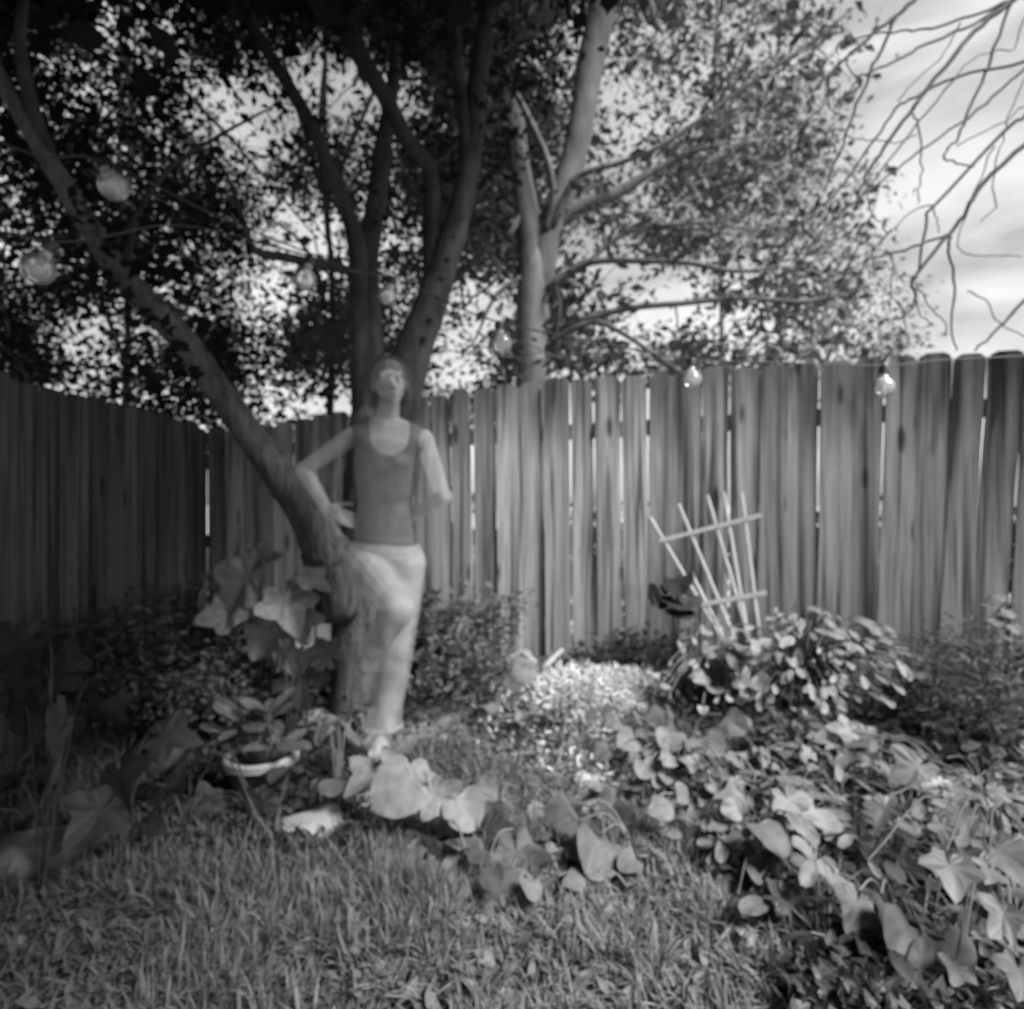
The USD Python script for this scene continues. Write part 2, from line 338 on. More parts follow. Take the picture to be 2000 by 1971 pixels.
# ------------------------------------------------------------------ trees
def leaves(cent, size, rnd, ratio=0.5, droop=0.3, flat=0.6, simple=False):
    """many small folded leaves: four triangles each"""
    n = len(cent); size = np.broadcast_to(size, (n,))
    d = rnd.normal(size=(n, 3)); d[:, 2] = d[:, 2] * 0.7 - droop; d /= np.linalg.norm(d, axis=1, keepdims=True)
    nn = rnd.normal(size=(n, 3)); nn[:, 2] += flat; nn -= d * (nn * d).sum(1, keepdims=True); nn /= np.linalg.norm(nn, axis=1, keepdims=True)
    sd = np.cross(d, nn); Ls = size[:, None]; W = Ls * ratio * 0.5
    b = cent; tip = b + d * Ls - nn * Ls * 0.12
    l = b + d * Ls * 0.45 + sd * W + nn * Ls * 0.08; r_ = b + d * Ls * 0.45 - sd * W + nn * Ls * 0.08
    if simple:
        return np.stack([b, l, r_, tip], 1).reshape(-1, 3), (np.array([[0, 1, 2], [1, 3, 2]])[None] + (np.arange(n) * 4)[:, None, None]).reshape(-1, 3)
    m = b + d * Ls * 0.5
    v = np.stack([b, l, m, r_, tip], 1).reshape(-1, 3)
    f = (np.array([[0, 1, 2], [0, 2, 3], [1, 4, 2], [2, 4, 3]])[None] + (np.arange(n) * 5)[:, None, None]).reshape(-1, 3)
    return v, f

def px_path(rows, per=5):
    """rows of (px, py, Z, width in px) -> smooth path and radii"""
    r = np.array(rows, float)
    q = np.array([[*P(a, b, z), w * z / F / 2] for a, b, z, w in r])
    q = spline(q, per)
    return q[:, :3], np.maximum(q[:, 3], 0.002)

HOLES = [(230, 50, 60, 40, .9), (130, 190, 80, 50, .85), (480, 215, 75, 80, 1), (400, 200, 60, 50, .8), (640, 165, 70, 55, .95), (690, 240, 60, 50, .95), (520, 270, 50, 40, .9), (570, 430, 80, 50, 1), (620, 470, 60, 40, .8),
         (545, 560, 70, 45, .9), (590, 800, 60, 20, 1.0), (505, 775, 36, 24, .9), (640, 745, 26, 34, .9), (350, 560, 40, 30, .6), (200, 690, 50, 40, .8), (160, 660, 40, 30, .7), (870, 690, 40, 50, .95), (900, 620, 50, 50, .9), (945, 600, 60, 40, .8),
         (1190, 530, 90, 35, 1.1), (1330, 535, 70, 30, 1), (1250, 640, 70, 40, 1), (1330, 620, 70, 30, 1), (1140, 490, 40, 25, .8), (760, 420, 40, 60, .8), (870, 460, 30, 50, .5), (750, 560, 40, 60, .8), (1230, 380, 70, 40, .8),
         (1110, 130, 45, 70, .9), (1240, 120, 80, 90, .8), (1330, 170, 70, 90, .7), (1200, 250, 50, 40, .7), (800, 210, 50, 50, .8), (940, 130, 30, 40, .4), (1430, 640, 60, 30, .9), (1100, 730, 60, 20, .8), (1390, 400, 50, 35, .6), (930, 715, 40, 20, .7), (850, 735, 34, 18, .7),
         (590, 110, 30, 30, .6), (60, 480, 60, 50, .4), (250, 280, 40, 40, .5), (460, 650, 50, 40, .5)]
def keep(px, py, base):
    d = np.full(len(px), 1.0) * base
    for a, b, sx_, sy_, w in HOLES:
        d = d * (1 - np.clip(w * np.exp(-0.5 * (((px - a) / (1.35 * sx_)) ** 2 + ((py - b) / (1.35 * sy_)) ** 2)), 0, 1))
    return d

def crown_points(n, xr, yr, zr, rnd, dens, clump=1.0, seed=1):
    """cluster centres spread through a volume; dens(px, py) thins them"""
    out = []
    while len(out) < n:
        px, py = rnd.uniform(*xr, 4000), rnd.uniform(*yr, 4000); z = rnd.uniform(zr[0] ** 3, zr[1] ** 3, 4000) ** (1 / 3)
        q = np.array([(px - 1000) / F * z, z, H - (py - 985.5) / F * z]).T
        pr = dens(px, py) * np.clip((fbm(q * clump, 2, seed) - 0.42) * 9.0, 0.015, 1)
        out += list(q[rnd.random(4000) < pr])
    return np.array(out[:n])

def grow(skeleton, clusters, rnd, r0=0.012, sag=0.08):
    """twigs: every leaf cluster is joined to the nearest wood, nearest clusters first"""
    pts = [np.asarray(skeleton)]; tree = cKDTree(pts[0]); d, _ = tree.query(clusters); order = np.argsort(d)
    out, fresh, allp = [], [], np.asarray(skeleton)
    for i, c in enumerate(clusters[order]):
        if i % 40 == 0 and fresh:
            allp = np.vstack([allp] + fresh); fresh = []; tree = cKDTree(allp)
        dd, j = tree.query(c); a = allp[j]
        if dd < 1e-6: continue
        mid = (a + c) / 2 + rnd.normal(0, 0.10, 3) * dd + np.array([0, 0, sag * dd])
        t = np.linspace(0, 1, 5)[:, None]
        p = a * (1 - t) ** 2 + 2 * mid * t * (1 - t) + c * t ** 2
        out.append(tube(p, np.linspace(min(r0, 0.003 + 0.008 * dd), 0.0015, 5), 4, cap=False)); fresh.append(p[1:])
    return cat_mesh(out)

def foliage(clusters, per, spread, size, rnd, ratio=0.5, droop=0.3, simple=False):
    c = np.repeat(clusters, per, 0) + rnd.normal(0, spread, (len(clusters) * per, 3)) * np.array([1, 1, 0.75])
    return leaves(c, rnd.uniform(size[0], size[1], len(c)), rnd, ratio, droop, 0.6, simple)

def tree_from(o, trunk, limbs, bark, rough=0.10, n=14, limb_mat=None):
    sk = []
    p, r = px_path(trunk); sk.append(p)
    obj('trunk', tube(p, r, n, rough, 3), bark, o, smooth=True)
    for i, l in enumerate(limbs):
        p, r = px_path(l); sk.append(p)
        obj('limb', tube(p, r, 12, rough * 1.1, 11 + i), bark if i == 0 and rough > .1 else (limb_mat or bark), o, smooth=True)
    return np.vstack(sk)

# the yard tree: one limb leans out to the left, the others fork above the fence
ZB = 3.22
yard_tree = thing('yard_tree', 'old tree in the yard behind the person, one long limb leaning left', 'tree', (*P(700, 985, ZB)[:2], 0))
limbs1 = [
    [(665, 1200, 3.14, 92), (648, 1105, 3.08, 92), (605, 1015, 3.02, 76), (525, 900, 2.95, 62), (432, 772, 2.86, 56), (345, 650, 2.76, 54), (245, 545, 2.62, 50), (170, 435, 2.5, 42), (100, 320, 2.4, 36), (30, 205, 2.3, 32), (-60, 40, 2.2, 28), (-160, -160, 2.15, 28)],
    [(716, 830, 3.2, 60), (705, 700, 3.22, 42), (700, 600, 3.22, 36), (698, 480, 3.2, 36), (655, 353, 3.1, 28), (603, 235, 3.0, 26), (551, 147, 2.95, 24), (500, 60, 2.9, 20), (455, -50, 2.8, 16)],
    [(740, 830, 3.24, 60), (733, 720, 3.26, 40), (727, 600, 3.28, 36), (722, 500, 3.3, 36), (735, 390, 3.34, 40), (748, 290, 3.38, 34), (765, 180, 3.42, 26), (775, 60, 3.45, 20), (780, -80, 3.5, 14)],
    [(765, 850, 3.22, 90), (800, 710, 3.22, 76), (840, 600, 3.22, 64), (876, 490, 3.22, 52), (902, 395, 3.2, 46), (920, 300, 3.2, 40), (930, 180, 3.2, 40), (948, 60, 3.2, 34), (962, -80, 3.2, 28)],
    [(848, 570, 3.24, 46), (846, 450, 3.24, 38), (842, 350, 3.22, 30), (836, 322, 3.2, 30), (790, 265, 3.1, 34), (749, 184, 3.0, 34), (705, 110, 2.95, 36), (663, 22, 2.9, 34), (620, -90, 2.85, 30)],
    [(903, 395, 3.2, 34), (911, 340, 3.2, 26), (906, 250, 3.16, 24), (895, 130, 3.12, 24), (880, 0, 3.08, 26), (868, -120, 3.05, 22)],
    [(838, 325, 3.2, 16), (870, 300, 3.25, 12), (905, 265, 3.3, 9), (980, 236, 3.4, 6)],
    [(690, 530, 3.2, 18), (640, 520, 3.1, 18), (570, 505, 3.0, 17), (500, 490, 2.9, 15), (478, 440, 2.85, 12), (455, 370, 2.8, 9), (430, 320, 2.8, 7)],
    [(245, 545, 2.62, 20), (262, 440, 2.55, 13), (325, 335, 2.5, 10), (420, 270, 2.45, 7), (520, 215, 2.4, 4)],
    [(100, 320, 2.4, 30), (60, 200, 2.3, 26), (40, 80, 2.2, 20), (55, -60, 2.1, 15)],
]
sk1 = tree_from(yard_tree, [(690, 1480, ZB, 135), (694, 1400, ZB, 118), (702, 1250, ZB, 108), (714, 1100, ZB, 104), (724, 980, ZB, 106), (732, 900, ZB, 112), (742, 820, ZB, 104), (752, 770, ZB, 50)], limbs1, 'bark', 0.14, 18, 'bark_limb')
obj('burl', (lambda s_: (np.asarray(s_.vertices) * [0.12, 0.10, 0.13] * (1 + 0.5 * (fbm(np.asarray(s_.vertices) * 3, 3, 4) - 0.5))[:, None] + P(640, 1085, 3.05), s_.faces))(trimesh.creation.icosphere(3)), 'bark', yard_tree, smooth=True)
for px, py in ((905, 425), (890, 462), (878, 506), (866, 541), (855, 578), (845, 622), (833, 660), (800, 705), (785, 735)):
    s_ = trimesh.creation.icosphere(2); zf = 3.22 - 0.5 * np.interp(py, [390, 710], [46, 76]) * 3.22 / F * 0.93
    obj('bark_scar', (np.asarray(s_.vertices) * [0.020, 0.010, 0.011] * (1 + .6 * (fbm(np.asarray(s_.vertices) * 2, 2, px) - .5))[:, None] + P(px - 3, py, zf), s_.faces), 'scar', yard_tree, smooth=True)
r1 = np.random.default_rng(21)
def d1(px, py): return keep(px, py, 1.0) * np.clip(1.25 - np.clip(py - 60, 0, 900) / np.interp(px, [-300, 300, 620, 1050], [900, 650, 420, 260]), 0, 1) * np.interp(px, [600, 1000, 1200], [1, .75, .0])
c1 = crown_points(1300, (-420, 1180), (-700, 720), (2.3, 4.6), r1, d1, 2.3, 5)
up = np.stack([r1.uniform(-4.5, 2.6, 26000), r1.uniform(-3.2, 4.2, 26000), r1.uniform(2.5, 5.0, 26000)], 1)  # unseen overhead part of the crown, shaped to shade the left side
up = up[(fbm(up * 0.9, 3, 8) > 0.36) & (up[:, 2] > H + 0.30 + 0.86 * np.maximum(up[:, 1], 0.9)) & (up[:, 0] < np.interp(up[:, 1], [0.7, 1.4], [1.0, 0.0]) + 0.6 * (up[:, 2] - 3.0))][:7000]
lit1 = foliage(c1, 26, 0.10, (0.05, 0.085), r1, 0.52)
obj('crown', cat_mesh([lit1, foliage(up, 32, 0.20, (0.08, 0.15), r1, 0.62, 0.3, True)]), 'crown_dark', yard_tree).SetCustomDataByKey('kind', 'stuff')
obj('twigs', grow(sk1, np.vstack([c1, up[::3]]), r1), 'bark_dark', yard_tree).SetCustomDataByKey('kind', 'stuff')

# the neighbour's tree behind the fence
ZN = 5.2
tree2 = thing('neighbour_tree', 'taller tree behind the fence with a pale forked trunk, right of the person', 'tree', (*P(1040, 985, ZN)[:2], 0))
limbs2 = [
    [(1042, 580, ZN, 60), (1036, 480, ZN, 54), (1028, 410, ZN, 48), (1014, 330, ZN, 46), (1002, 240, ZN, 46), (985, 175, ZN, 44), (968, 130, 5.15, 34), (985, 90, 5.1, 26), (1030, 60, 5.05, 22), (1085, 20, 5.0, 20), (1110, -60, 5.0, 15)],
    [(1048, 580, ZN, 60), (1062, 490, ZN, 56), (1082, 420, ZN, 54), (1112, 340, ZN, 52), (1134, 240, ZN, 50), (1152, 130, ZN, 56), (1176, 20, ZN, 54), (1200, -100, ZN, 44)],
    [(1066, 450, 5.1, 18), (1080, 385, 5.05, 15), (1068, 310, 5.0, 14), (1035, 235, 5.0, 13), (1002, 175, 5.0, 12), (960, 120, 5.0, 10)],
    [(1078, 440, 5.1, 20), (1118, 358, 5.0, 14), (1150, 335, 4.95, 12), (1210, 318, 4.9, 11), (1290, 285, 4.85, 10), (1380, 225, 4.8, 9), (1470, 160, 4.75, 8), (1560, 100, 4.7, 7), (1650, 30, 4.65, 5)],
    [(1080, 440, 5.2, 40), (1130, 405, 5.2, 32), (1200, 380, 5.2, 26), (1270, 338, 5.2, 16), (1340, 300, 5.2, 10), (1420, 280, 5.2, 6)],
    [(1062, 570, 5.15, 26), (1110, 535, 5.1, 18), (1160, 511, 5.05, 14), (1260, 510, 5.0, 12), (1340, 513, 5.0, 11), (1440, 530, 5.0, 8), (1520, 520, 5.0, 5)],
    [(1150, 514, 5.05, 12), (1190, 475, 5.05, 10), (1250, 445, 5.05, 9), (1340, 437, 5.05, 8), (1420, 430, 5.05, 6), (1500, 400, 5.0, 4)],
    [(1066, 650, 5.15, 18), (1130, 628, 5.1, 15), (1230, 602, 5.05, 13), (1340, 592, 5.0, 11), (1450, 582, 4.95, 9), (1560, 590, 4.9, 10), (1650, 575, 4.9, 6)],
    [(1070, 680, 5.1, 16), (1115, 645, 5.0, 13), (1170, 630, 4.95, 11), (1230, 660, 4.9, 9), (1290, 700, 4.85, 8), (1340, 735, 4.8, 5)],
    [(1025, 540, 5.15, 14), (985, 560, 5.1, 9), (955, 600, 5.05, 7), (930, 660, 5.0, 5), (905, 690, 5.0, 4)],
    [(1018, 420, 5.15, 14), (985, 480, 5.1, 9), (968, 545, 5.1, 7), (925, 580, 5.1, 5)],
    [(1075, 700, 5.15, 14), (1085, 655, 5.1, 10), (1092, 600, 5.05, 8), (1085, 560, 5.0, 6)],
]
sk2 = tree_from(tree2, [(1046, 1330, ZN, 92), (1046, 1100, ZN, 80), (1044, 900, ZN, 72), (1042, 740, ZN, 68), (1040, 640, ZN, 66), (1044, 550, ZN, 66), (1050, 500, ZN, 54), (1054, 462, ZN, 26), (1055, 445, ZN, 6)], limbs2, 'bark_far', 0.07, 16, 'bark_far_limb')
r2 = np.random.default_rng(33)
def d2(px, py): return keep(px, py, 1.0) * np.interp(px, [500, 700, 1200, 1450, 1600, 1800], [.8, 1, .8, .5, .3, 0]) * np.interp(px - 0.42 * np.clip(py, -200, 700), [1220, 1380, 1640], [1, .30, 0])
def clear_of(c, wood, px_min):
    """leaf clusters do not hide the stems that the photograph shows"""
    pr = lambda q: np.stack([1000 + F * q[:, 0] / q[:, 1], 985.5 - F * (q[:, 2] - H) / q[:, 1]], 1)
    dd, j = cKDTree(pr(wood)).query(pr(c))
    return c[(dd > px_min) | (c[:, 1] > wood[j, 1] + .25)]
main2 = np.vstack([px_path(l, 12)[0] for l in ([(1046, 1100, ZN, 80), (1042, 740, ZN, 68), (1040, 640, ZN, 66), (1050, 470, ZN, 72)], limbs2[0][:5], limbs2[1])])
c2 = crown_points(2300, (560, 1800), (-500, 740), (4.4, 7.4), r2, d2, 2.0, 15); c2 = clear_of(c2, main2, 46)
obj('crown', foliage(c2, 24, 0.14, (0.05, 0.14), r2, 0.5), 'crown_mid', tree2).SetCustomDataByKey('kind', 'stuff')
obj('twigs', grow(sk2, c2, r2, 0.016), 'bark_dark', tree2).SetCustomDataByKey('kind', 'stuff')

# trees further off, left and right
def far_tree(label, px, Z0, top, xr, yr, zr, n, mat, seed, dens, size=(0.07, 0.13), w=20, bark='bark_dark', nl=6):
    o = thing('far_tree', label, 'tree', (*P(px, 985, Z0)[:2], 0)); r = np.random.default_rng(seed)
    limbs = []
    for k in range(nl):
        a, b = r.uniform(*xr), r.uniform(yr[0], yr[1] - 100); y0 = r.uniform(top + 150, 800)
        limbs.append([(px, y0, Z0, w * .5), ((px + a) / 2 + r.uniform(-30, 30), (y0 + b) / 2 + r.uniform(-60, 20), Z0 + r.uniform(-.5, .5), w * .35), (a, b, r.uniform(*zr), w * .15)])
    sk = tree_from(o, [(px - 12, 1200, Z0, w), (px, 900, Z0, w * .8), (px + 10, 600, Z0, w * .6), (px - 6, 300, Z0, w * .4), (px, top, Z0, 12)], limbs, bark, 0.06, 10)
    c = crown_points(n, xr, yr, zr, r, dens, 1.3, seed)
    obj('crown', foliage(c, 34, 0.20, size, r, 0.5, 0.3, True), mat, o).SetCustomDataByKey('kind', 'stuff')
    obj('twigs', grow(sk, c, r, 0.02), 'bark_dark', o).SetCustomDataByKey('kind', 'stuff')
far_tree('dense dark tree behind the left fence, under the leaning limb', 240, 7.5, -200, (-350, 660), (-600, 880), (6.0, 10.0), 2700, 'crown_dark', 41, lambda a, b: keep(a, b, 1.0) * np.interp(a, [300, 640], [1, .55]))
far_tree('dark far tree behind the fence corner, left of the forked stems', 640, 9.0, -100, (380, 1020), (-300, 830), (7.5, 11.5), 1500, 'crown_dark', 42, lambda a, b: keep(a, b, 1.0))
far_tree('thin pale far tree at the right of the crown against the cloudy sky', 1400, 9.5, 60, (1050, 1780), (-250, 730), (8.0, 11.0), 520, 'crown_pale', 43, lambda a, b: keep(a, b, .9) * np.interp(a - .35 * b, [1200, 1600], [1, .0]), w=15, bark='bark_far', nl=4)

added_shade_tree = thing('added_shade_tree', 'added unseen tree beyond the right edge of the picture, shading the right end of the fence', 'tree', (3.9, 2.0, 0))  # put in out of view to darken the upper right boards
ts = spline([(3.9, 2.0, -.1, .10), (3.88, 2.0, 1.5, .08), (3.75, 2.1, 3.0, .06), (3.65, 2.15, 3.9, .02)], 6)
obj('trunk', tube(ts[:, :3], ts[:, 3], 12, .08, 5), 'bark', added_shade_tree, smooth=True)
rs = np.random.default_rng(52); q = rs.normal(size=(520, 3)); q = q / np.linalg.norm(q, axis=1, keepdims=True) * rs.random((520, 1)) ** .4 * np.array([.50, .75, .6]) + np.array([3.65, 2.15, 3.4])
obj('crown', foliage(q, 26, .16, (.07, .12), rs, .5), 'crown_mid', added_shade_tree).SetCustomDataByKey('kind', 'stuff')
obj('twigs', grow(ts[:, :3], q, rs, .014), 'bark_dark', added_shade_tree).SetCustomDataByKey('kind', 'stuff')

# the bare tree: its trunk stands outside the picture on the right, its twigs hang into the upper right corner
def K(*pts): return [(1300 + a * 0.36765, b * 0.36765) for a, b in pts]
bare = thing('bare_tree', 'leafless tree whose thin bare twigs hang into the upper right corner', 'tree', (2.75, 2.1, 0))
tr = spline([(2.75, 2.1, -0.1, .11), (2.72, 2.1, 1.0, .10), (2.62, 2.08, 2.0, .085), (2.5, 2.05, 2.9, .07), (2.2, 2.0, 3.6, .05), (1.8, 1.95, 4.1, .03)], 6)
obj('trunk', tube(tr[:, :3], tr[:, 3], 12, 0.08, 2), 'bark', bare, smooth=True)
TW = [(8, K((1960, 560), (1900, 625), (1800, 705), (1420, 1100), (1390, 1160), (1345, 1430), (1330, 1480))),
      (10, K((1980, 700), (1904, 770), (1680, 985), (1600, 1120), (1510, 1240), (1340, 1450), (1310, 1495), (1330, 1590), (1300, 1650), (1240, 1700))),
      (6, K((1510, 1240), (1350, 1300), (1190, 1350), (1060, 1390), (1020, 1500), (1010, 1640))),
      (6, K((1510, 1250), (1505, 1340), (1540, 1530), (1515, 1770), (1550, 1870))),
      (11, K((1900, -60), (1850, 0), (1680, 130), (1540, 290), (1330, 550), (1300, 600), (1130, 830), (1050, 970), (1020, 1110))),
      (4, K((1310, 600), (1345, 660), (1365, 860), (1345, 1010), (1340, 1080))),
      (10, K((1390, -60), (1320, 0), (1220, 90), (1050, 230), (880, 385), (790, 475))),
      (5, K((880, 385), (865, 460), (855, 540), (690, 720), (670, 800), (680, 950))),
      (7, K((1220, 90), (1170, 220), (1080, 400), (1000, 600), (955, 710), (920, 830), (860, 950), (850, 1020))),
      (7, K((1900, -30), (1800, 20), (1640, 130), (1420, 220), (1260, 300), (1100, 380), (1020, 420), (900, 580))),
      (6, K((1800, 15), (1500, 130), (1350, 160), (1210, 165), (930, 230), (910, 280))),
      (7, K((2000, 310), (1904, 330), (1690, 375), (1540, 410), (1330, 510), (1220, 580), (1100, 760), (900, 1030), (740, 1150), (650, 1260), (640, 1340))),
      (6, K((2000, 290), (1904, 370), (1740, 510), (1560, 660), (1350, 800), (1180, 940), (1040, 1040), (800, 1260), (700, 1450))),
      (7, K((1880, -60), (1850, 0), (1740, 260), (1680, 430), (1600, 620), (1540, 750), (1480, 820), (1520, 860), (1650, 890))),
      (4, K((1540, 410), (1340, 650), (1150, 900), (1070, 1030), (1110, 1150), (1180, 1240))),
      (9, K((1980, 1520), (1904, 1600), (1760, 1750), (1640, 1870))),
      (3, K((1760, 770), (1650, 1000), (1580, 1180), (1570, 1340), (1904, 1360))),
      (3, K((1420, 1095), (1300, 1130), (1180, 1250), (1060, 1390))),
      (3, K((1330, 1500), (1390, 1620), (1480, 1710), (1490, 1780))),
      (3, K((955, 710), (1000, 735), (1100, 745), (1250, 750), (1330, 720))),
      (3, K((955, 700), (900, 690), (880, 740), (905, 800))),
      (3, K((1180, 1340), (1210, 1400), (1200, 1560), (1260, 1650), (1270, 1750), (1230, 1810))),
      (3, K((1600, 1550), (1700, 1600), (1780, 1720), (1904, 1790))),
      (3, K((1020, 420), (960, 340), (975, 270))), (3, K((855, 540), (890, 600), (960, 620))),
      (3, K((1904, 420), (1830, 600), (1800, 720), (1750, 850), (1740, 1000), (1755, 1100), (1680, 1170))),
      (3, K((1560, 120), (1480, 280), (1340, 420), (1230, 530))),
      (3, K((1904, 100), (1850, 260), (1740, 270), (1600, 340), (1520, 420))),
      (3, K((1330, 1590), (1345, 1660), (1420, 1720))), (3, K((1904, 560), (1800, 650), (1690, 700), (1560, 770))),
      (3, K((1420, 1100), (1440, 1180), (1450, 1240))), (3, K((640, 330), (720, 280), (830, 190), (760, 130))),
      (3, K((1060, 1400), (1120, 1300), (1190, 1230)))]
bare_parts = []
for i, (w, pts) in enumerate(TW):
    z = 1.95 + 0.10 * math.sin(i * 1.7) + (0.12 if i % 3 == 0 else 0)
    if i in (2, 3): z = bare_parts[1]
    elif i == 5: z = bare_parts[4]
    elif i in (7, 8): z = bare_parts[6]
    elif i == 17: z = bare_parts[0]
    bare_parts.append(z)
    n_ = len(pts)
    rows = [(a, b, z, w * (1 - 0.55 * j / (n_ - 1))) for j, (a, b) in enumerate(pts)]
    p, r = px_path(rows, 4)
    if pts[0][0] > 1995 or pts[0][1] < -5:
        t_ = tr[np.argmin(np.linalg.norm(tr[:, :3] - p[0] - np.array([0.3, 0, 0.35]), axis=1))]
        ext = spline(np.vstack([np.append(t_[:3], 0.014), np.append((t_[:3] + p[0]) / 2 + [0, 0, .08], .011), np.append(p[0], r[0])]), 4)
        p, r = np.vstack([ext[:-1, :3], p]), np.concatenate([ext[:-1, 3], r])
    p = p + rng.normal(0, 0.0025, p.shape)
    ob = obj('branch', tube(p, r, 6, 0.1, i, 30), 'twig', bare, smooth=True)

# ------------------------------------------------------------------ string of bulbs
lights = thing('string_light', 'dark wire with round clear glass bulbs strung across the yard', 'string lights', (0, 2.0, 1.5))
BULBS = [(75, 525, 1.60, 60, (-.5, .15)), (222, 363, 1.72, 56, (-.5, .1)), (596, 545, 1.92, 44, (.05, .4)), (979, 672, 1.92, 42, (0, 1)), (757, 578, 1.98, 36, (.1, .9)), (1350, 742, 1.92, 40, (0, 1)), (1725, 757, 1.90, 42, (0, 1))]
def lathe(prof, n=18):
    v = [[r * math.cos(a), r * math.sin(a), z] for r, z in prof for a in np.arange(n) * 2 * math.pi / n]
    f = []
    for i in range(len(prof) - 1):
        for k_ in range(n):
            a, b = i * n + k_, i * n + (k_ + 1) % n
            f += [[a, b, b + n], [a, b + n, a + n]]
    return np.array(v), np.array(f)
top_pts = {}
for i, (px, py, z, dpx, _) in enumerate(BULBS):
    c = P(px, py, z); r = dpx * z / F / 2
    tilt = trimesh.transformations.rotation_matrix([0.5, -0.5, 0.25, -0.1, 0.3, 0.0, 0.06][i], [0, 1, 0])[:3, :3]
    th = np.linspace(-math.pi / 2, math.pi / 2 * 0.72, 12)
    v, f = lathe([(max(1e-4, r * math.cos(a)), r * math.sin(a)) for a in th] + [(r * 0.36, r * 1.18)])
    bo = obj('bulb', (v @ tilt.T + c, f), 'bulb_glass', lights, smooth=True)
    v, f = lathe([(1e-4, r * 0.95), (r * 0.33, r * 1.0), (r * 0.33, r * 1.30), (1e-4, r * 1.32)], 12)
    obj('screw_base', (v @ tilt.T + c, f), 'bulb_base', bo, smooth=40)
    v, f = lathe([(1e-4, r * 1.28), (r * 0.46, r * 1.3), (r * 0.46, r * 1.9), (r * 0.30, r * 2.1), (1e-4, r * 2.12)], 12)
    obj('socket', (v @ tilt.T + c, f), 'socket', lights, smooth=40)
    obj('filament', tube(spline(np.array([[-.3, 0, .5], [-.2, 0, -.2], [0, 0, .2], [.2, 0, -.2], [.3, 0, .5]]) * r @ tilt.T + c, 4), r * 0.03, 4), 'bulb_base', bo)
    top_pts[i] = c + tilt @ np.array([0, 0, r * 2.05])
def wire(*pts):
    obj('wire', tube(spline(np.array(pts), 8), 0.0028, 6), 'wire', lights, smooth=True)
wire(P(-250, 380, 1.5), top_pts[0], P(350, 440, 1.8), top_pts[2], P(680, 528, 1.93), top_pts[4], P(880, 594, 1.94), top_pts[3], P(1143, 664, 1.93), top_pts[5], P(1510, 708, 1.92), top_pts[6], P(1860, 702, 1.9), P(2150, 690, 1.85))
wire(P(-200, 180, 1.55), P(60, 300, 1.65), top_pts[1], P(420, 420, 1.8), P(620, 500, 1.95), P(720, 534, 1.95))

# ------------------------------------------------------------------ the fan trellis against the fence
tre = thing('fan_trellis', 'pale wooden fan trellis leaning against the back fence', 'trellis', (*P(1440, 985, 2.95)[:2], 0))
def on_plane(px, py):
    """on the leaning plane of the trellis: its foot stands in front of the fence, its top touches it"""
    zf = back_Z(px) - 0.05
    return P(px, py, zf - 0.34 * np.clip((py - 940) / 380.0, 0, 1.2))
fn = np.array([0.28, -0.9, 0.25]); fn /= np.linalg.norm(fn)
for a, b in (((1270, 1012), (1418, 1262)), ((1325, 985), (1452, 1290)), ((1381, 968), (1478, 1300)), ((1413, 962), (1470, 1300)), ((1448, 962), (1492, 1312)), ((1350, 1120), (1440, 1300))):
    t_ = np.linspace(0, 1, 5)
    obj('slat', tube([on_plane(a[0] * (1 - s_) + b[0] * s_, a[1] * (1 - s_) + b[1] * s_) for s_ in t_], 0.0095, 6, 0.08, a[0]), 'slat', tre)
for a, b in (((1282, 1058), (1482, 1008)), ((1352, 1184), (1492, 1158))):
    obj('crossbar', bar(on_plane(*a) + fn * 0.015, on_plane(*b) + fn * 0.015, 0.022, 0.012, fn), 'slat', tre)

def outline(kind):
    """outline of a leaf from its stalk (0,0), about 1 long, along +y"""
    t = np.linspace(0, 2 * math.pi, 21)[:-1]
    if kind == 'heart':
        xx = 0.52 * np.sin(t) * (1 + 0.16 * np.cos(t)); yy = 0.5 - 0.53 * np.cos(t) - 0.22 * np.exp(-((np.abs(((t + math.pi) % (2 * math.pi)) - math.pi)) / 0.55) ** 2) * -1
        return np.stack([xx, yy], 1), np.array([0, 0.28])
    if kind == 'lobed':
        a = np.linspace(-math.pi * 0.94, math.pi * 0.94, 39)
        r = 0.33 + 0.30 * (1 - np.abs(((a * 2.45 / math.pi + .5) % 1) - .5) * 2) ** 1.2 * (.7 + .3 * np.cos(a)) + 0.08 * np.cos(a)
        return np.stack([r * np.sin(a), 0.34 + r * np.cos(a)], 1), np.array([0, 0.34])
    if kind == 'maple':
        a = np.linspace(-math.pi * 0.9, math.pi * 0.9, 41)
        r = 0.16 + 0.46 * np.abs(np.cos(a * 2.5)) ** 1.1 * (0.75 + 0.25 * np.cos(a))
        return np.stack([r * np.sin(a), 0.30 + r * np.cos(a)], 1), np.array([0, 0.30])
    w = {'long': 0.17, 'oval': 0.22}[kind]
    xx = w * np.sin(t) * (1 - 0.25 * np.cos(t)); yy = 0.5 - 0.5 * np.cos(t)
    return np.stack([xx, yy], 1), np.array([0, 0.5])

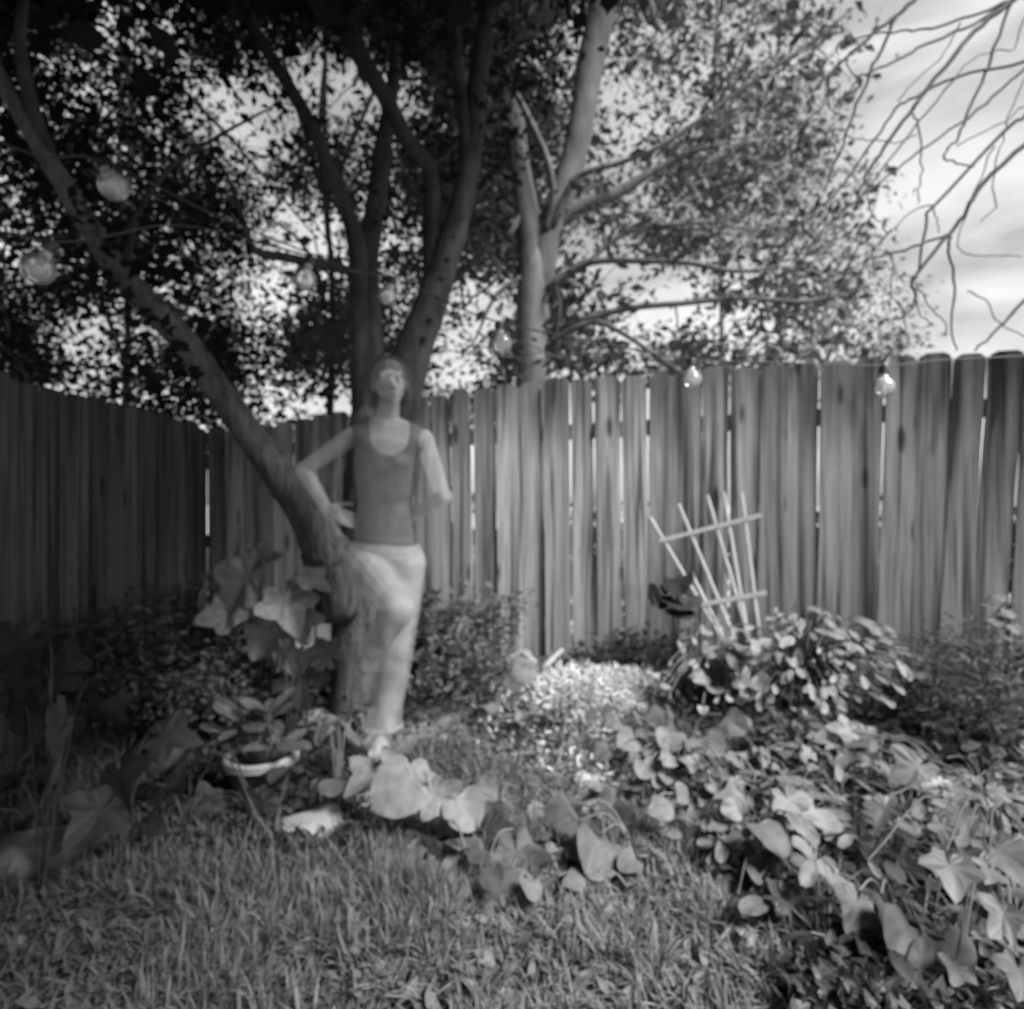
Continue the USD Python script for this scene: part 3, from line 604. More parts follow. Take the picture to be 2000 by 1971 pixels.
def big_leaf(kind, base, d, nrm, size, rnd, curl=0.25):
    o, c = outline(kind); ring = len(o)
    inner = c + (o - c) * 0.55
    q = np.vstack([c[None], inner, o])
    zz = -curl * (q[:, 1] - 0.2) ** 2 + 0.16 * np.abs(q[:, 0]) + 0.05 * np.sin(q[:, 0] * 9 + rnd.uniform(0, 6)) * np.abs(q[:, 0]) * 2 + rnd.normal(0, 0.016, len(q))
    d = d / np.linalg.norm(d); nrm = nrm - d * (nrm @ d); nrm /= np.linalg.norm(nrm); sd = np.cross(d, nrm)
    v = base + size * (q[:, :1] * sd + q[:, 1:2] * d + zz[:, None] * nrm)
    i = np.arange(ring); j = (i + 1) % ring
    if kind in ('lobed', 'maple'): i, j = i[:-1], j[:-1]
    f = np.vstack([np.stack([0 * i, 1 + i, 1 + j], -1), np.stack([1 + i, 1 + ring + i, 1 + ring + j], -1), np.stack([1 + i, 1 + ring + j, 1 + j], -1)])
    return v, f

# ------------------------------------------------------------------ stones, board, stick
def rock(name, label, px, py, size, flatn, seed, mat='stone', rot=0.0, h=0.0, cat='stone'):
    s_ = trimesh.creation.icosphere(3); v = np.asarray(s_.vertices).copy()
    v = np.sign(v) * np.abs(v) ** 0.6
    v *= (1 + 0.5 * (fbm(v * 1.6 + seed, 3, seed) - 0.5))[:, None]
    v = v * np.array([size, size * 0.7, flatn]) / 2
    c, s2 = math.cos(rot), math.sin(rot); v = v @ np.array([[c, s2, 0], [-s2, c, 0], [0, 0, 1]])
    b = GP(px, py); b[2] = gz(b[0], b[1]) + flatn * 0.34 + h
    tag(obj(name, (v + b, s_.faces), mat, smooth=True), label, cat)
rock('flat_stone', 'pale flat stone in the grass left of the pale leaves', 610, 1640, 0.24, 0.09, 4, rot=0.7)
rock('flat_stone', 'flat grey stone in the dark grass at the left edge', 75, 1690, 0.30, 0.10, 9, 'stone_dark', rot=0.3)
rock('flat_stone', 'small rounded stone right of the stone at the left edge', 165, 1672, 0.13, 0.09, 14, 'stone_dark')
rock('flat_stone', 'long narrow pale stone lying between the grass and the round-leaved plant', 800, 1660, 0.22, 0.035, 19, rot=0.45)
rock('stone_block', 'squarish pale stone block left of the painted sun fleck', 1012, 1345, 0.20, 0.22, 24, 'stone_dark')
rock('flat_stone', 'thin pale stone among leaves right of centre', 1150, 1530, 0.12, 0.05, 29)
fc = P(1838, 1535, 1.60)
flower = thing('white_flower', 'small white flower head above the broad leaves at right', 'flower', (fc[0], fc[1] + .03, float(gz(fc[0], fc[1]))))
obj('stem', tube(spline(np.array([[fc[0], fc[1] + .03, float(gz(fc[0], fc[1]))], [fc[0] + .02, fc[1] + .02, fc[2] * .6], fc]), 5), .003, 5), 'stem', flower)
for k_ in range(9):
    a_ = k_ * .7; d_ = np.array([math.cos(a_), math.sin(a_) * .6 - .3, .5])
    obj('petal', big_leaf('oval', fc, d_, np.array([0, -.5, .8]), .026, rng), 'leaf_pale', flower, smooth=True)
a, b = GP(765, 1480, .012), GP(925, 1378, .02)
tag(obj('plank', bar(a, b, 0.065, 0.02, np.array([0.1, -0.1, 1.0])), 'rail'), 'grey plank lying on the ground beside the person', 'plank')
st = spline(np.array([GP(1045, 1325, .0), GP(1075, 1292, 0.08), P(1098, 1270, 3.5)]), 6)
tag(obj('stick', tube(st, 0.016, 7, 0.1), 'old_board', smooth=True), 'short stick leaning against the foot of the fence', 'stick')
st = spline(np.array([GP(1395, 1850, .03), GP(1432, 1800, .06), GP(1470, 1735, .09), GP(1500, 1690, .12)]), 6)
tag(obj('fallen_twig', tube(st, np.linspace(.005, .0025, len(st)), 6, 0.1), 'stem', smooth=True), 'pale fallen twig on the grass at lower right', 'twig')

# ------------------------------------------------------------------ leafy plants
def plant(name, label, lv, mat, root=None, cat='plant', group=None, stem='stem', seed=0, k=1.0, extra=0):
    """lv: rows of (px, py, height, size in metres, kind[, material]); every leaf is a part"""
    rnd = np.random.default_rng(seed + 500)
    more = [(r[0] + rnd.normal(0, 75), r[1] + abs(rnd.normal(0, 45)) - 12, r[2], r[3] * rnd.uniform(.35, .85), *r[4:]) for r in lv for _ in range(extra)]
    lv = list(lv) + more
    pts = []
    for r in lv:
        z = np.clip(GP(r[0], r[1], r[2])[1], root[1] - 0.40, root[1] + 0.20)
        z = min(z, back_Z(r[0]) - 0.10)
        if r[0] < 900: z = min(z, 1.92 * F / (1000 - r[0]))
        pts.append(P(r[0], r[1], z))
    root = np.array([root[0], root[1], float(gz(root[0], root[1])) - 0.01])
    o = thing(name, label, cat, root, group=group)
    stems = []
    for p, r in zip(pts, lv):
        kind, size = r[4], r[3] * k
        out = p - root; out[2] = 0; no = np.linalg.norm(out)
        out = out / no if no > 0.03 else np.array([0, -1.0, 0])
        d = out * 0.5 + np.array([rnd.normal(0, .35), -0.45 + rnd.normal(0, .25), -0.30 + rnd.normal(0, .2)])
        if kind == 'long': d = out * 1.0 + np.array([rnd.normal(0, .2), rnd.normal(0, .2), 0.5 + rnd.normal(0, .3)])
        d /= np.linalg.norm(d)
        nrm = np.array([rnd.normal(0, .3), -0.75 + rnd.normal(0, .25), 0.75])
        if kind == 'long': nrm = np.array([rnd.normal(0, .3), -0.6, 0.8])
        base = p - d * size * 0.45
        obj('leaf', big_leaf(kind, base, d, nrm, size, rnd), r[5] if len(r) > 5 else mat, o, smooth=True)
        if kind == 'long': stems.append(tube(spline([root, root * .4 + base * .6 + [0, 0, .02], base], 4), [.004] * 9, 5))
        else:
            mid = (root + base) / 2 + np.array([0, 0.03, 0.3 * np.linalg.norm(base - root)])
            q = spline([root, mid, base], 4); stems.append(tube(q, np.linspace(.004, .0022, len(q)), 5))
    obj('stem', cat_mesh(stems), stem, o, smooth=True)
    return o

plant('broad_leaf_plant', 'large dark broad-leaved plant at the left edge of the picture', [(110, 1455, .42, .30, 'lobed', 'leaf_light'), (40, 1345, .45, .28, 'lobed'), (190, 1385, .38, .22, 'lobed'), (20, 1270, .46, .24, 'lobed'), (120, 1310, .42, .2, 'lobed'), (-60, 1400, .4, .3, 'lobed')], 'leaf_dark', root=(-1.35, 1.75), stem='stem_dark', seed=1)
plant('squash_plant', 'tall pale squash plant behind the pot, left of the tree foot', [(470, 1140, .78, .36, 'lobed'), (560, 1180, .7, .27, 'lobed'), (440, 1195, .65, .25, 'lobed'), (530, 1240, .55, .25, 'lobed'), (600, 1290, .42, .17, 'heart'), (590, 1215, .6, .2, 'lobed'), (400, 1155, .7, .22, 'lobed'), (610, 1130, .8, .17, 'lobed'), (500, 1090, .85, .24, 'lobed')], 'leaf_pale', root=(-1.2, 2.75), stem='stem_dark', seed=2)
plant('maple_leaf_plant', 'plant with one deeply lobed hanging leaf left of the tree foot', [(590, 1335, .36, .25, 'maple', 'leaf_mid'), (640, 1275, .4, .16, 'lobed'), (545, 1275, .4, .15, 'lobed'), (560, 1290, .38, .14, 'lobed')], 'leaf_mid', root=(-0.9, 2.45), stem='stem_dark', seed=3)
plant('lobed_leaf_plant', 'mid grey lobed-leaf plant in front of the white pot', [(560, 1500, .20, .19, 'lobed', 'leaf_mid'), (505, 1580, .10, .18, 'lobed'), (400, 1570, .10, .14, 'lobed'), (350, 1520, .16, .15, 'oval'), (360, 1580, .08, .14, 'oval'), (440, 1605, .05, .12, 'oval'), (330, 1480, .18, .14, 'oval')], 'leaf_mid', root=(-0.80, 2.0), stem='stem_dark', seed=4)
plant('lobed_leaf_plant', 'dark lobed-leaf plant low in the grass at left', [(230, 1530, .25, .24, 'lobed'), (190, 1590, .2, .20, 'lobed'), (290, 1610, .15, .13, 'oval'), (330, 1440, .3, .18, 'lobed'), (270, 1480, .27, .18, 'lobed')], 'leaf_dark', root=(-1.2, 1.85), stem='stem_dark', seed=5)
plant('pale_leaf_plant', 'pale big-leaved plant right at the person\'s standing foot', [(720, 1512, .20, .19, 'lobed'), (785, 1535, .22, .20, 'heart'), (770, 1490, .24, .18, 'oval'), (860, 1560, .18, .17, 'lobed'), (905, 1575, .16, .15, 'heart'), (960, 1585, .14, .12, 'heart', 'leaf_light'), (830, 1520, .2, .14, 'heart'), (940, 1545, .16, .12, 'heart', 'leaf_light')], 'leaf_pale', root=(-0.28, 2.02), seed=6, k=0.9)
plant('dark_leaf_plant', 'low plant with broad shaded leaves and one pale round leaf, lower centre', [(905, 1648, .12, .11, 'heart', 'leaf_light'), (960, 1625, .10, .17, 'lobed'), (1010, 1680, .08, .19, 'lobed'), (870, 1625, .08, .14, 'oval'), (800, 1712, .05, .24, 'lobed', 'leaf_mid'), (930, 1735, .06, .24, 'lobed', 'leaf_mid'), (860, 1700, .05, .20, 'lobed', 'leaf_mid'), (960, 1710, .12, .07, 'heart', 'leaf_mid'), (1000, 1760, .05, .16, 'heart', 'leaf_mid'), (885, 1780, .06, .13, 'maple', 'leaf_pale'), (935, 1665, .14, .06, 'heart', 'leaf_mid')], 'leaf_dark', root=(-0.10, 1.72), seed=7)  # dark leaf tones stand in for a leaf shadow on the ground
plant('heart_leaf_vine', 'heart-leaved vine in the grass just right of centre', [(1285, 1578, .16, .10, 'heart'), (1222, 1580, .14, .10, 'heart'), (1350, 1592, .12, .08, 'oval'), (1305, 1625, .10, .08, 'oval'), (1170, 1660, .10, .17, 'heart', 'leaf_mid'), (1130, 1620, .12, .14, 'lobed', 'leaf_mid'), (1280, 1660, .06, .08, 'oval', 'leaf_mid'), (1240, 1680, .05, .10, 'oval', 'leaf_dark'), (1100, 1585, .14, .12, 'heart'), (1190, 1560, .15, .09, 'heart'), (1390, 1630, .1, .07, 'heart'), (1330, 1550, .14, .08, 'heart')], 'leaf_light', root=(0.42, 1.95), seed=8, k=0.9)
plant('heart_leaf_vine', 'low vine with faint round leaves in front of the painted sun fleck', [(1310, 1440, .16, .16, 'heart'), (1230, 1445, .14, .14, 'heart'), (1385, 1450, .16, .17, 'heart'), (1180, 1470, .12, .12, 'heart'), (1400, 1525, .14, .13, 'heart'), (1350, 1490, .14, .13, 'lobed'), (1260, 1500, .12, .12, 'heart'), (1430, 1480, .16, .12, 'heart'), (1290, 1395, .16, .13, 'heart'), (1430, 1410, .2, .15, 'heart')], 'leaf_light', root=(0.68, 2.45), seed=9, k=0.72, extra=1)
plant('lobed_leaf_plant', 'plant with a pointed three-lobed leaf at right of the grass', [(1590, 1690, .18, .19, 'maple', 'leaf_light'), (1500, 1625, .2, .15, 'heart'), (1545, 1570, .22, .16, 'lobed', 'leaf_light'), (1605, 1600, .22, .16, 'oval', 'leaf_light'), (1475, 1680, .12, .10, 'oval'), (1505, 1690, .12, .10, 'oval'), (1440, 1665, .10, .08, 'heart'), (1425, 1690, .08, .07, 'heart'), (1440, 1560, .18, .11, 'heart', 'leaf_light'), (1530, 1750, .1, .13, 'lobed', 'leaf_dark')], 'leaf_mid', root=(0.78, 1.85), stem='stem_dark', seed=10, k=0.82, extra=1)
plant('round_leaf_plant', 'plant with broad rounded leaves at the lower right', [(1672, 1770, .16, .15, 'lobed'), (1770, 1825, .14, .14, 'heart'), (1735, 1790, .16, .14, 'heart'), (1850, 1845, .12, .13, 'heart'), (1800, 1870, .12, .14, 'oval'), (1710, 1830, .10, .09, 'heart', 'leaf_dark'), (1580, 1745, .1, .10, 'oval', 'leaf_dark'), (1880, 1800, .12, .08, 'oval', 'leaf_dark')], 'leaf_mid', root=(1.02, 1.58), seed=11, k=0.8)
plant('large_leaf_plant', 'plant with the largest smooth grey leaves at the right edge', [(1785, 1500, .34, .20, 'lobed'), (1880, 1600, .34, .19, 'lobed', 'leaf_dark'), (1960, 1670, .34, .20, 'lobed'), (1690, 1440, .30, .15, 'lobed', 'leaf_light'), (1850, 1545, .34, .17, 'lobed'), (1960, 1790, .26, .15, 'lobed'), (1990, 1900, .2, .14, 'lobed', 'leaf_dark'), (1650, 1425, .28, .13, 'lobed', 'leaf_light'), (1800, 1570, .3, .12, 'oval')], 'leaf_mid', root=(1.42, 1.72), stem='stem_dark', seed=12, k=0.72, extra=2)
plant('fence_foot_plant', 'pale arching plant at the foot of the fence right of the trellis', [(1560, 1215, .42, .17, 'oval'), (1600, 1230, .42, .17, 'oval'), (1530, 1240, .38, .13, 'oval'), (1650, 1235, .4, .15, 'oval'), (1690, 1215, .42, .18, 'oval'), (1720, 1245, .4, .15, 'oval'), (1560, 1280, .3, .15, 'oval'), (1620, 1275, .32, .15, 'oval'), (1690, 1290, .3, .14, 'oval'), (1500, 1280, .3, .12, 'oval'), (1760, 1270, .35, .15, 'oval'), (1640, 1320, .26, .14, 'oval'), (1540, 1320, .25, .14, 'oval'), (1590, 1190, .46, .13, 'oval')], 'leaf_pale', stem='stem_dark', root=(1.32, 2.75), seed=13, k=0.62, extra=9)
plant('trellis_plant', 'plant with a large pale leaf at the foot of the trellis', [(1440, 1265, .34, .24, 'heart', 'leaf_light'), (1460, 1240, .38, .14, 'heart'), (1380, 1260, .34, .11, 'oval'), (1370, 1320, .24, .12, 'heart'), (1400, 1345, .2, .13, 'heart'), (1480, 1330, .22, .14, 'heart'), (1340, 1300, .26, .12, 'oval'), (1330, 1260, .32, .10, 'oval'), (1400, 1210, .42, .1, 'oval')], 'leaf_pale', root=(1.0, 2.95), seed=14, k=0.7, extra=3)
plant('black_leaf_plant', 'small plant with curled nearly black leaves left of the trellis', [(1325, 1138, .78, .13, 'heart'), (1318, 1175, .70, .15, 'heart'), (1275, 1155, .72, .12, 'oval'), (1345, 1172, .7, .11, 'heart'), (1330, 1192, .66, .12, 'heart'), (1290, 1170, .7, .10, 'heart'), (1300, 1148, .7, .10, 'oval')], 'leaf_black', root=(0.80, 2.92), stem='stem_dark', seed=15)
plant('fence_vine', 'sprig of small pale leaves on the fence at the right edge', [(1950, 1165, .62, .06, 'heart'), (1970, 1195, .58, .05, 'heart'), (1945, 1210, .55, .055, 'heart'), (1980, 1225, .52, .05, 'heart'), (1930, 1180, .6, .045, 'heart'), (1965, 1245, .5, .05, 'oval'), (1985, 1170, .62, .05, 'heart')], 'leaf_light', root=(2.05, 2.62), seed=16)
plant('heart_leaf_plant', 'upright plant with one tall heart leaf right of the flat stone', [(655, 1530, .16, .11, 'heart', 'leaf_light'), (640, 1480, .2, .09, 'oval'), (690, 1540, .12, .09, 'oval'), (660, 1440, .22, .1, 'oval', 'leaf_light'), (625, 1430, .22, .09, 'oval', 'leaf_light'), (690, 1440, .2, .1, 'oval', 'leaf_light')], 'leaf_mid', root=(-0.62, 2.15), seed=17)

# shrubs: many small leaves on twigs, each shrub one thing
def shrub(name, label, px, py, Zs, wx, wy, wz, n, size, mat, seed, cat='shrub', group=None, ratio=0.5):
    r = np.random.default_rng(seed); c = P(px, py, Zs); base = np.array([c[0], c[1], float(gz(c[0], c[1]))])
    o = thing(name, label, cat, base, group=group)
    q = r.normal(size=(n, 3)); q = q / np.linalg.norm(q, axis=1, keepdims=True) * (r.random((n, 1)) ** 0.4) * np.array([wx, wy, wz])
    q = q * (0.75 + 0.5 * fbm(q * 4 + seed, 2, seed))[:, None] + np.array([c[0], c[1], max(c[2], wz * .6)])
    q[:, 2] = np.maximum(q[:, 2], base[2] + 0.02)
    obj('stem', grow(np.linspace(base, np.array([c[0], c[1], c[2]]), 6), q, r, 0.006, 0.15), 'stem_dark', o).SetCustomDataByKey('kind', 'stuff')
    obj('foliage', foliage(q, 13, 0.05, size, r, ratio, 0.0), mat, o).SetCustomDataByKey('kind', 'stuff')
shrub('small_shrub', 'dark small-leaved shrub at the fence foot right of the person', 945, 1225, 3.3, .22, .16, .26, 46, (.03, .065), 'leaf_light', 61)
shrub('small_shrub', 'lower dark shrub between the person and the stone block', 900, 1310, 3.0, .26, .2, .16, 60, (.03, .06), 'cover', 62)
shrub('small_shrub', 'pale shrub just right of the person\'s legs', 840, 1250, 3.2, .16, .16, .24, 60, (.04, .07), 'leaf_mid', 63)
shrub('low_shrub', 'dark low shrub at the foot of the left fence', 200, 1290, 2.7, .42, .4, .22, 150, (.03, .06), 'leaf_dark', 64)
shrub('low_shrub', 'grey low shrub in front of the fence corner', 360, 1240, 3.2, .35, .3, .26, 130, (.03, .06), 'leaf_dark', 65)
shrub('low_shrub', 'lighter speckled shrub behind the white pot', 400, 1345, 2.7, .28, .2, .12, 110, (.02, .04), 'leaf_light', 66)
shrub('feathery_shrub', 'feathery dark shrub at the right edge by the fence', 1920, 1330, 2.35, .28, .25, .24, 170, (.02, .05), 'leaf_mid', 67, ratio=.22)
shrub('small_shrub', 'dark clump of small leaves under the fence behind the painted sun fleck', 1235, 1275, 3.2, .28, .1, .09, 70, (.025, .05), 'leaf_dark', 68)
shrub('small_shrub', 'shadowy shrub in front of the trellis foot', 1360, 1350, 2.8, .18, .15, .14, 70, (.03, .05), 'leaf_mid', 69)

for i_, (px_, zt_, what) in enumerate(((560, 1.5, 'behind the fence corner'), (860, 1.35, 'behind the boards right of the person'), (1090, 1.25, 'behind the fence under the pale trunk'), (1300, 1.3, 'behind the fence left of the trellis'), (1530, 1.4, 'behind the fence right of the trellis'), (1760, 1.35, 'behind the fence under the right bulb'), (1960, 1.4, 'behind the right end of the fence'))):
    zz_ = back_Z(px_) + .62; c_ = P(px_, 985, zz_)
    shrub('glimpsed_shrub', 'dark shrub glimpsed through the gaps ' + what, px_, 985.5 + (H - .62) * F / zz_, zz_, .48, .28, zt_ * .46, 95, (.06, .11), 'crown_mid', 300 + i_)

# the white pot with its leafy plant
pot_c = GP(478, 1497, 0.20); pot_c[2] = 0.20
pot = thing('flower_pot', 'pale-rimmed pot holding a plant with narrow finger-like leaves', 'flower pot', (pot_c[0], pot_c[1] + .1, 0))
zc = np.array([pot_c[0] + .02, pot_c[1] + 0.10, 0])
v, f = lathe([(1e-4, -.02), (.085, -.02), (.115, .175), (.128, .178), (.130, .202), (.122, .204), (.112, .17), (1e-4, .165)], 28)
body = obj('pot_body', (v + zc, f), 'soil', pot, smooth=30)
v, f = lathe([(.117, .176), (.132, .176), (.135, .200), (.131, .207), (.117, .207), (.117, .176)], 28)
obj('rim', (v + zc, f), 'pot', pot, smooth=30)
prn = np.random.default_rng(77); pst = []
for hx, hy, hz in ((.03, 0, .36), (-.06, -.02, .34), (-.11, .0, .27), (.07, -.03, .27)):
    top = zc + np.array([hx, hy, hz]); q = spline([zc + [hx * .2, 0, .16], zc + [hx * .5, hy, hz * .7], top], 4); pst.append(tube(q, .006, 6))
    for a in np.linspace(0, 2 * math.pi, 8)[:-1]:
        el_ = prn.uniform(-.05, .75); d = np.array([math.cos(a) * math.cos(el_), math.sin(a) * math.cos(el_) * .8 - .25, math.sin(el_) + .1])
        obj('leaf', big_leaf('long', top - np.array([0, 0, prn.uniform(0, .05)]), d, np.array([0, -.6, .9]), prn.uniform(.10, .14), prn, .2), 'leaf_light', pot, smooth=True)
obj('stem', cat_mesh(pst), 'stem', pot, smooth=True)

# filler plants of the tangle: one prototype of each of three kinds, then references
def proto(name, kind, n, size, mat, label, group, seed, hgt):
    r = np.random.default_rng(seed); o = thing(name, label, 'plant', (0, 0, 0), group=group); st_ = []
    for i in range(n):
        a = i * 2.4; rad = r.uniform(.03, .13); p = np.array([rad * math.cos(a), rad * math.sin(a), r.uniform(.4, 1) * hgt])
        d = np.array([math.cos(a), math.sin(a) - .3, r.uniform(-.4, .2)]); s_ = size * r.uniform(.7, 1.2)
        obj('leaf', big_leaf(kind, p, d, np.array([r.normal(0, .3), -.4, .9]), s_, r), mat, o, smooth=True)
        q = spline([np.zeros(3), p * [.4, .4, .7], p], 3); st_.append(tube(q, .0025, 4))
    obj('stem', cat_mesh(st_), 'stem', o, smooth=True)
    return o
def scatter(o, spots, label, group, r):
    for i, (px, py) in enumerate(spots):
        b = GP(px, py); b[2] = float(gz(b[0], b[1])); sc = r.uniform(.75, 1.25); rz = r.uniform(0, 6.28)
        if i == 0:
            xf = UsdGeom.Xformable(o); xf.ClearXformOpOrder(); xf.GetPrim().GetAttribute('xformOp:translate').Set(Gf.Vec3d(*map(float, b))); xf.SetXformOpOrder([UsdGeom.XformOp(o.GetAttribute('xformOp:translate'))])
            xf.AddRotateZOp().Set(math.degrees(rz)); xf.AddScaleOp().Set(Gf.Vec3f(sc, sc, sc)); continue
        c = thing(o.GetName(), label, 'plant', b, rz, group, sc)
        c.GetReferences().AddInternalReference(o.GetPath()); c.SetInstanceable(True)
fr = np.random.default_rng(88)
def spots(n, x0, x1, y0, y1): return [(fr.uniform(x0, x1), fr.uniform(y0, y1)) for _ in range(n)]
L = 'low oval-leaved weed in the dense tangle filling the right side'
scatter(proto('oval_leaf_weed', 'oval', 9, .075, 'leaf_light', L, 'weeds of the right tangle', 91, .16), spots(84, 1430, 2080, 1390, 1720), L, 'weeds of the right tangle', fr)
L = 'small dark-leaved weed in the shaded tangle at left'
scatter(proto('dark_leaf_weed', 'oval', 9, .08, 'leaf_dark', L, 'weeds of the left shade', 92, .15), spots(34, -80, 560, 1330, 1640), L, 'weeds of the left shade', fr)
L = 'small heart-leaved seedling in the open ground of the middle'
scatter(proto('heart_leaf_seedling', 'heart', 7, .06, 'leaf_light', L, 'seedlings of the middle', 93, .09), spots(34, 930, 1500, 1390, 1720), L, 'seedlings of the middle', fr)
L = 'small broad-leaved weed growing in the open grass of the foreground'
scatter(proto('lawn_weed', 'oval', 8, .05, 'leaf_light', L, 'weeds of the lawn', 95, .06), spots(40, 150, 1500, 1660, 1990), L, 'weeds of the lawn', fr)
L = 'weed with shade painted into its leaves in the lower right corner'
scatter(proto('corner_weed', 'oval', 8, .075, 'leaf_dark', L, 'weeds of the lower right corner', 94, .13), spots(24, 1560, 2050, 1640, 1960), L, 'weeds of the lower right corner', fr)  # shade of the corner is painted in by the dark leaf colour

# ------------------------------------------------------------------ grass, ground cover, sun fleck chips, litter
BARE = [(*GP(610, 1640)[:2], .11), (*GP(75, 1690)[:2], .13), (*GP(800, 1660)[:2], .07), (*GP(860, 1700)[:2], .10)]
def blades(n, pick, length, width, seed, lean=0.9):
    r = np.random.default_rng(seed); px, py = pick(r, n)
    Zd = H * F / (py - 985.5); xx = (px - 1000) / F * Zd; b = np.stack([xx, Zd, gz(xx, Zd) - .005], 1)
    Ls = r.uniform(*length, n)[:, None]; W = r.uniform(*width, n)[:, None] / 2
    a = r.uniform(0, 2 * math.pi, n); ln = np.abs(r.normal(0, lean, n)); dirn = np.stack([np.cos(a), np.sin(a), 0 * a], 1)
    u0 = np.array([0, 0, 1.0]) + dirn * (0.35 * ln)[:, None]; u0 /= np.linalg.norm(u0, axis=1, keepdims=True)
    u1 = np.array([0, 0, 1.0]) + dirn * (1.5 * ln)[:, None] - np.array([0, 0, .35]) * ln[:, None]; u1 /= np.linalg.norm(u1, axis=1, keepdims=True)
    yaw = a + math.pi / 2 + r.normal(0, .5, n); sd = np.stack([np.cos(yaw), np.sin(yaw), 0 * a], 1) * W
    p1 = b + u0 * Ls * .45; p2 = p1 + (u0 + u1) / 2 * Ls * .3; p3 = p2 + u1 * Ls * .3
    v = np.stack([b - sd, b + sd, p1 - sd, p1 + sd, p2 - sd * .75, p2 + sd * .75, p3], 1).reshape(-1, 3)
    v[:, 2] = np.maximum(v[:, 2], gz(v[:, 0], v[:, 1]) + 0.002)
    f = (np.array([[0, 1, 3], [0, 3, 2], [2, 3, 5], [2, 5, 4], [4, 5, 6]])[None] + (np.arange(n) * 7)[:, None, None]).reshape(-1, 3)
    return v, f
def area(x0, x1, y0, y1, clump=3.0, seed=0, thr=0.42, lo=.35):
    def pick(r, n):
        ox, oy, got = [], [], 0
        while got < n:
            zz = r.uniform(H * F / (y1 - 985.5), min(H * F / (y0 - 985.5), 3.7), 9000); px = r.uniform(x0, x1, 9000); xx = (px - 1000) / F * zz
            w = np.clip((fbm(np.stack([xx * clump, zz * clump, 0 * xx], -1), 3, seed) - thr) * 6 + lo, .03, 1) * zz / zz.max()
            k = (r.random(9000) < w) & (zz < back_Z(px) - .04) & (xx > -1.98) & np.all([(xx - a_) ** 2 + (zz - b_) ** 2 > c_ ** 2 for a_, b_, c_ in BARE], 0) & (((xx - MOUND[0] - .03) / .36) ** 2 + ((zz - MOUND[1]) / .30) ** 2 > r.uniform(.6, 1.2, 9000))
            ox.append(px[k]); oy.append((985.5 + H * F / zz)[k]); got += k.sum()
        return np.concatenate(ox)[:n], np.concatenate(oy)[:n]
    return pick
tag(obj('grass', cat_mesh([blades(18000, area(-150, 1750, 1640, 2080, 4.5, 4, .45, .12), (.04, .14), (.003, .011), 1, 2.0),
    blades(9000, area(-150, 1500, 1480, 1720, 3.0, 5), (.05, .14), (.004, .008), 2, 1.6), blades(350, area(735, 850, 1750, 1800), (.08, .15), (.004, .006), 3, .5), blades(700, area(1480, 1580, 1400, 1500), (.10, .22), (.004, .006), 8, .5)]), 'grass_blade'),
    'rough matted grass covering the foreground', 'grass', kind='stuff')
tag(obj('dry_grass', blades(10500, area(-100, 1700, 1600, 2080, 4.5, 6), (.03, .11), (.004, .009), 4, 3.0), 'litter'), 'pale dead grass blades lying over the lawn', 'dry grass', kind='stuff')
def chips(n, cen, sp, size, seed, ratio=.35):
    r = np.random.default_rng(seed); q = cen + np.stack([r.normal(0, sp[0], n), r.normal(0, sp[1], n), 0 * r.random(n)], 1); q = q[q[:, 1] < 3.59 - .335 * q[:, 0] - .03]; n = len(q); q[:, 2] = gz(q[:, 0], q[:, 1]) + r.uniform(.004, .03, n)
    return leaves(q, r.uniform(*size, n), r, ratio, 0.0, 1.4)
tag(obj('sun_fleck_heap', chips(7000, MOUND + np.array([0.02, .0, 0]), (.24, .22), (.03, .065), 5), 'sun_fleck'), 'sun fleck near the fence, built as a heap of bright chips', 'sun_fleck', kind='stuff')  # stands in for a sun fleck; the light is in the chip colour
r = np.random.default_rng(9); n = 16000
lx, ly = r.uniform(-1.95, 2.6, n), r.uniform(1.3, 3.7, n)
k_ = (ly < 3.59 - .335 * lx - .03) & (((lx - .45) / .34) ** 2 + ((ly - 3.02) / .28) ** 2 > 1); lx, ly = lx[k_], ly[k_]; n = len(lx)
lx = np.concatenate([lx, r.uniform(-1.6, 1.7, 9000)]); ly = np.concatenate([ly, r.uniform(1.15, 2.1, 9000)]); n = len(lx)
tag(obj('leaf_litter', leaves(np.stack([lx, ly, gz(lx, ly) + r.uniform(.003, .03, n)], 1), r.uniform(.02, .06, n), r, .4, 0.0, 1.5), 'litter'), 'fallen leaves and bits strewn over the yard', 'leaf litter', kind='stuff')
r = np.random.default_rng(10)
def cover(n, x0, x1, y0, y1, hmax, seed, size=(.025, .06)):
    px, py = area(x0, x1, y0, y1, 2.5, seed, .45)(r, n); Zd = H * F / (py - 985.5); xx = (px - 1000) / F * Zd
    hh = hmax * np.clip((fbm(np.stack([xx * 2.2, Zd * 2.2, 0 * xx], -1), 3, seed + 1) - .3) * 2.4, .15, 1) * np.sqrt(r.random(n))
    return leaves(np.stack([xx, Zd, gz(xx, Zd) + hh], 1), r.uniform(*size, n), r, .6, 0.0, 1.1)
tag(obj('ground_cover', cat_mesh([cover(9000, 1380, 2200, 1340, 1760, .24, 3), cover(5000, 880, 1450, 1380, 1680, .10, 5, (.02, .045)), cover(6000, 700, 1500, 1330, 1420, .12, 7), cover(14000, 1420, 2300, 1290, 1440, .34, 8, (.02, .055)), cover(5000, 1500, 2250, 1400, 1560, .30, 9, (.02, .05))]), 'cover'), 'tangle of small weeds and runners over the right of the yard', 'ground cover', kind='stuff')
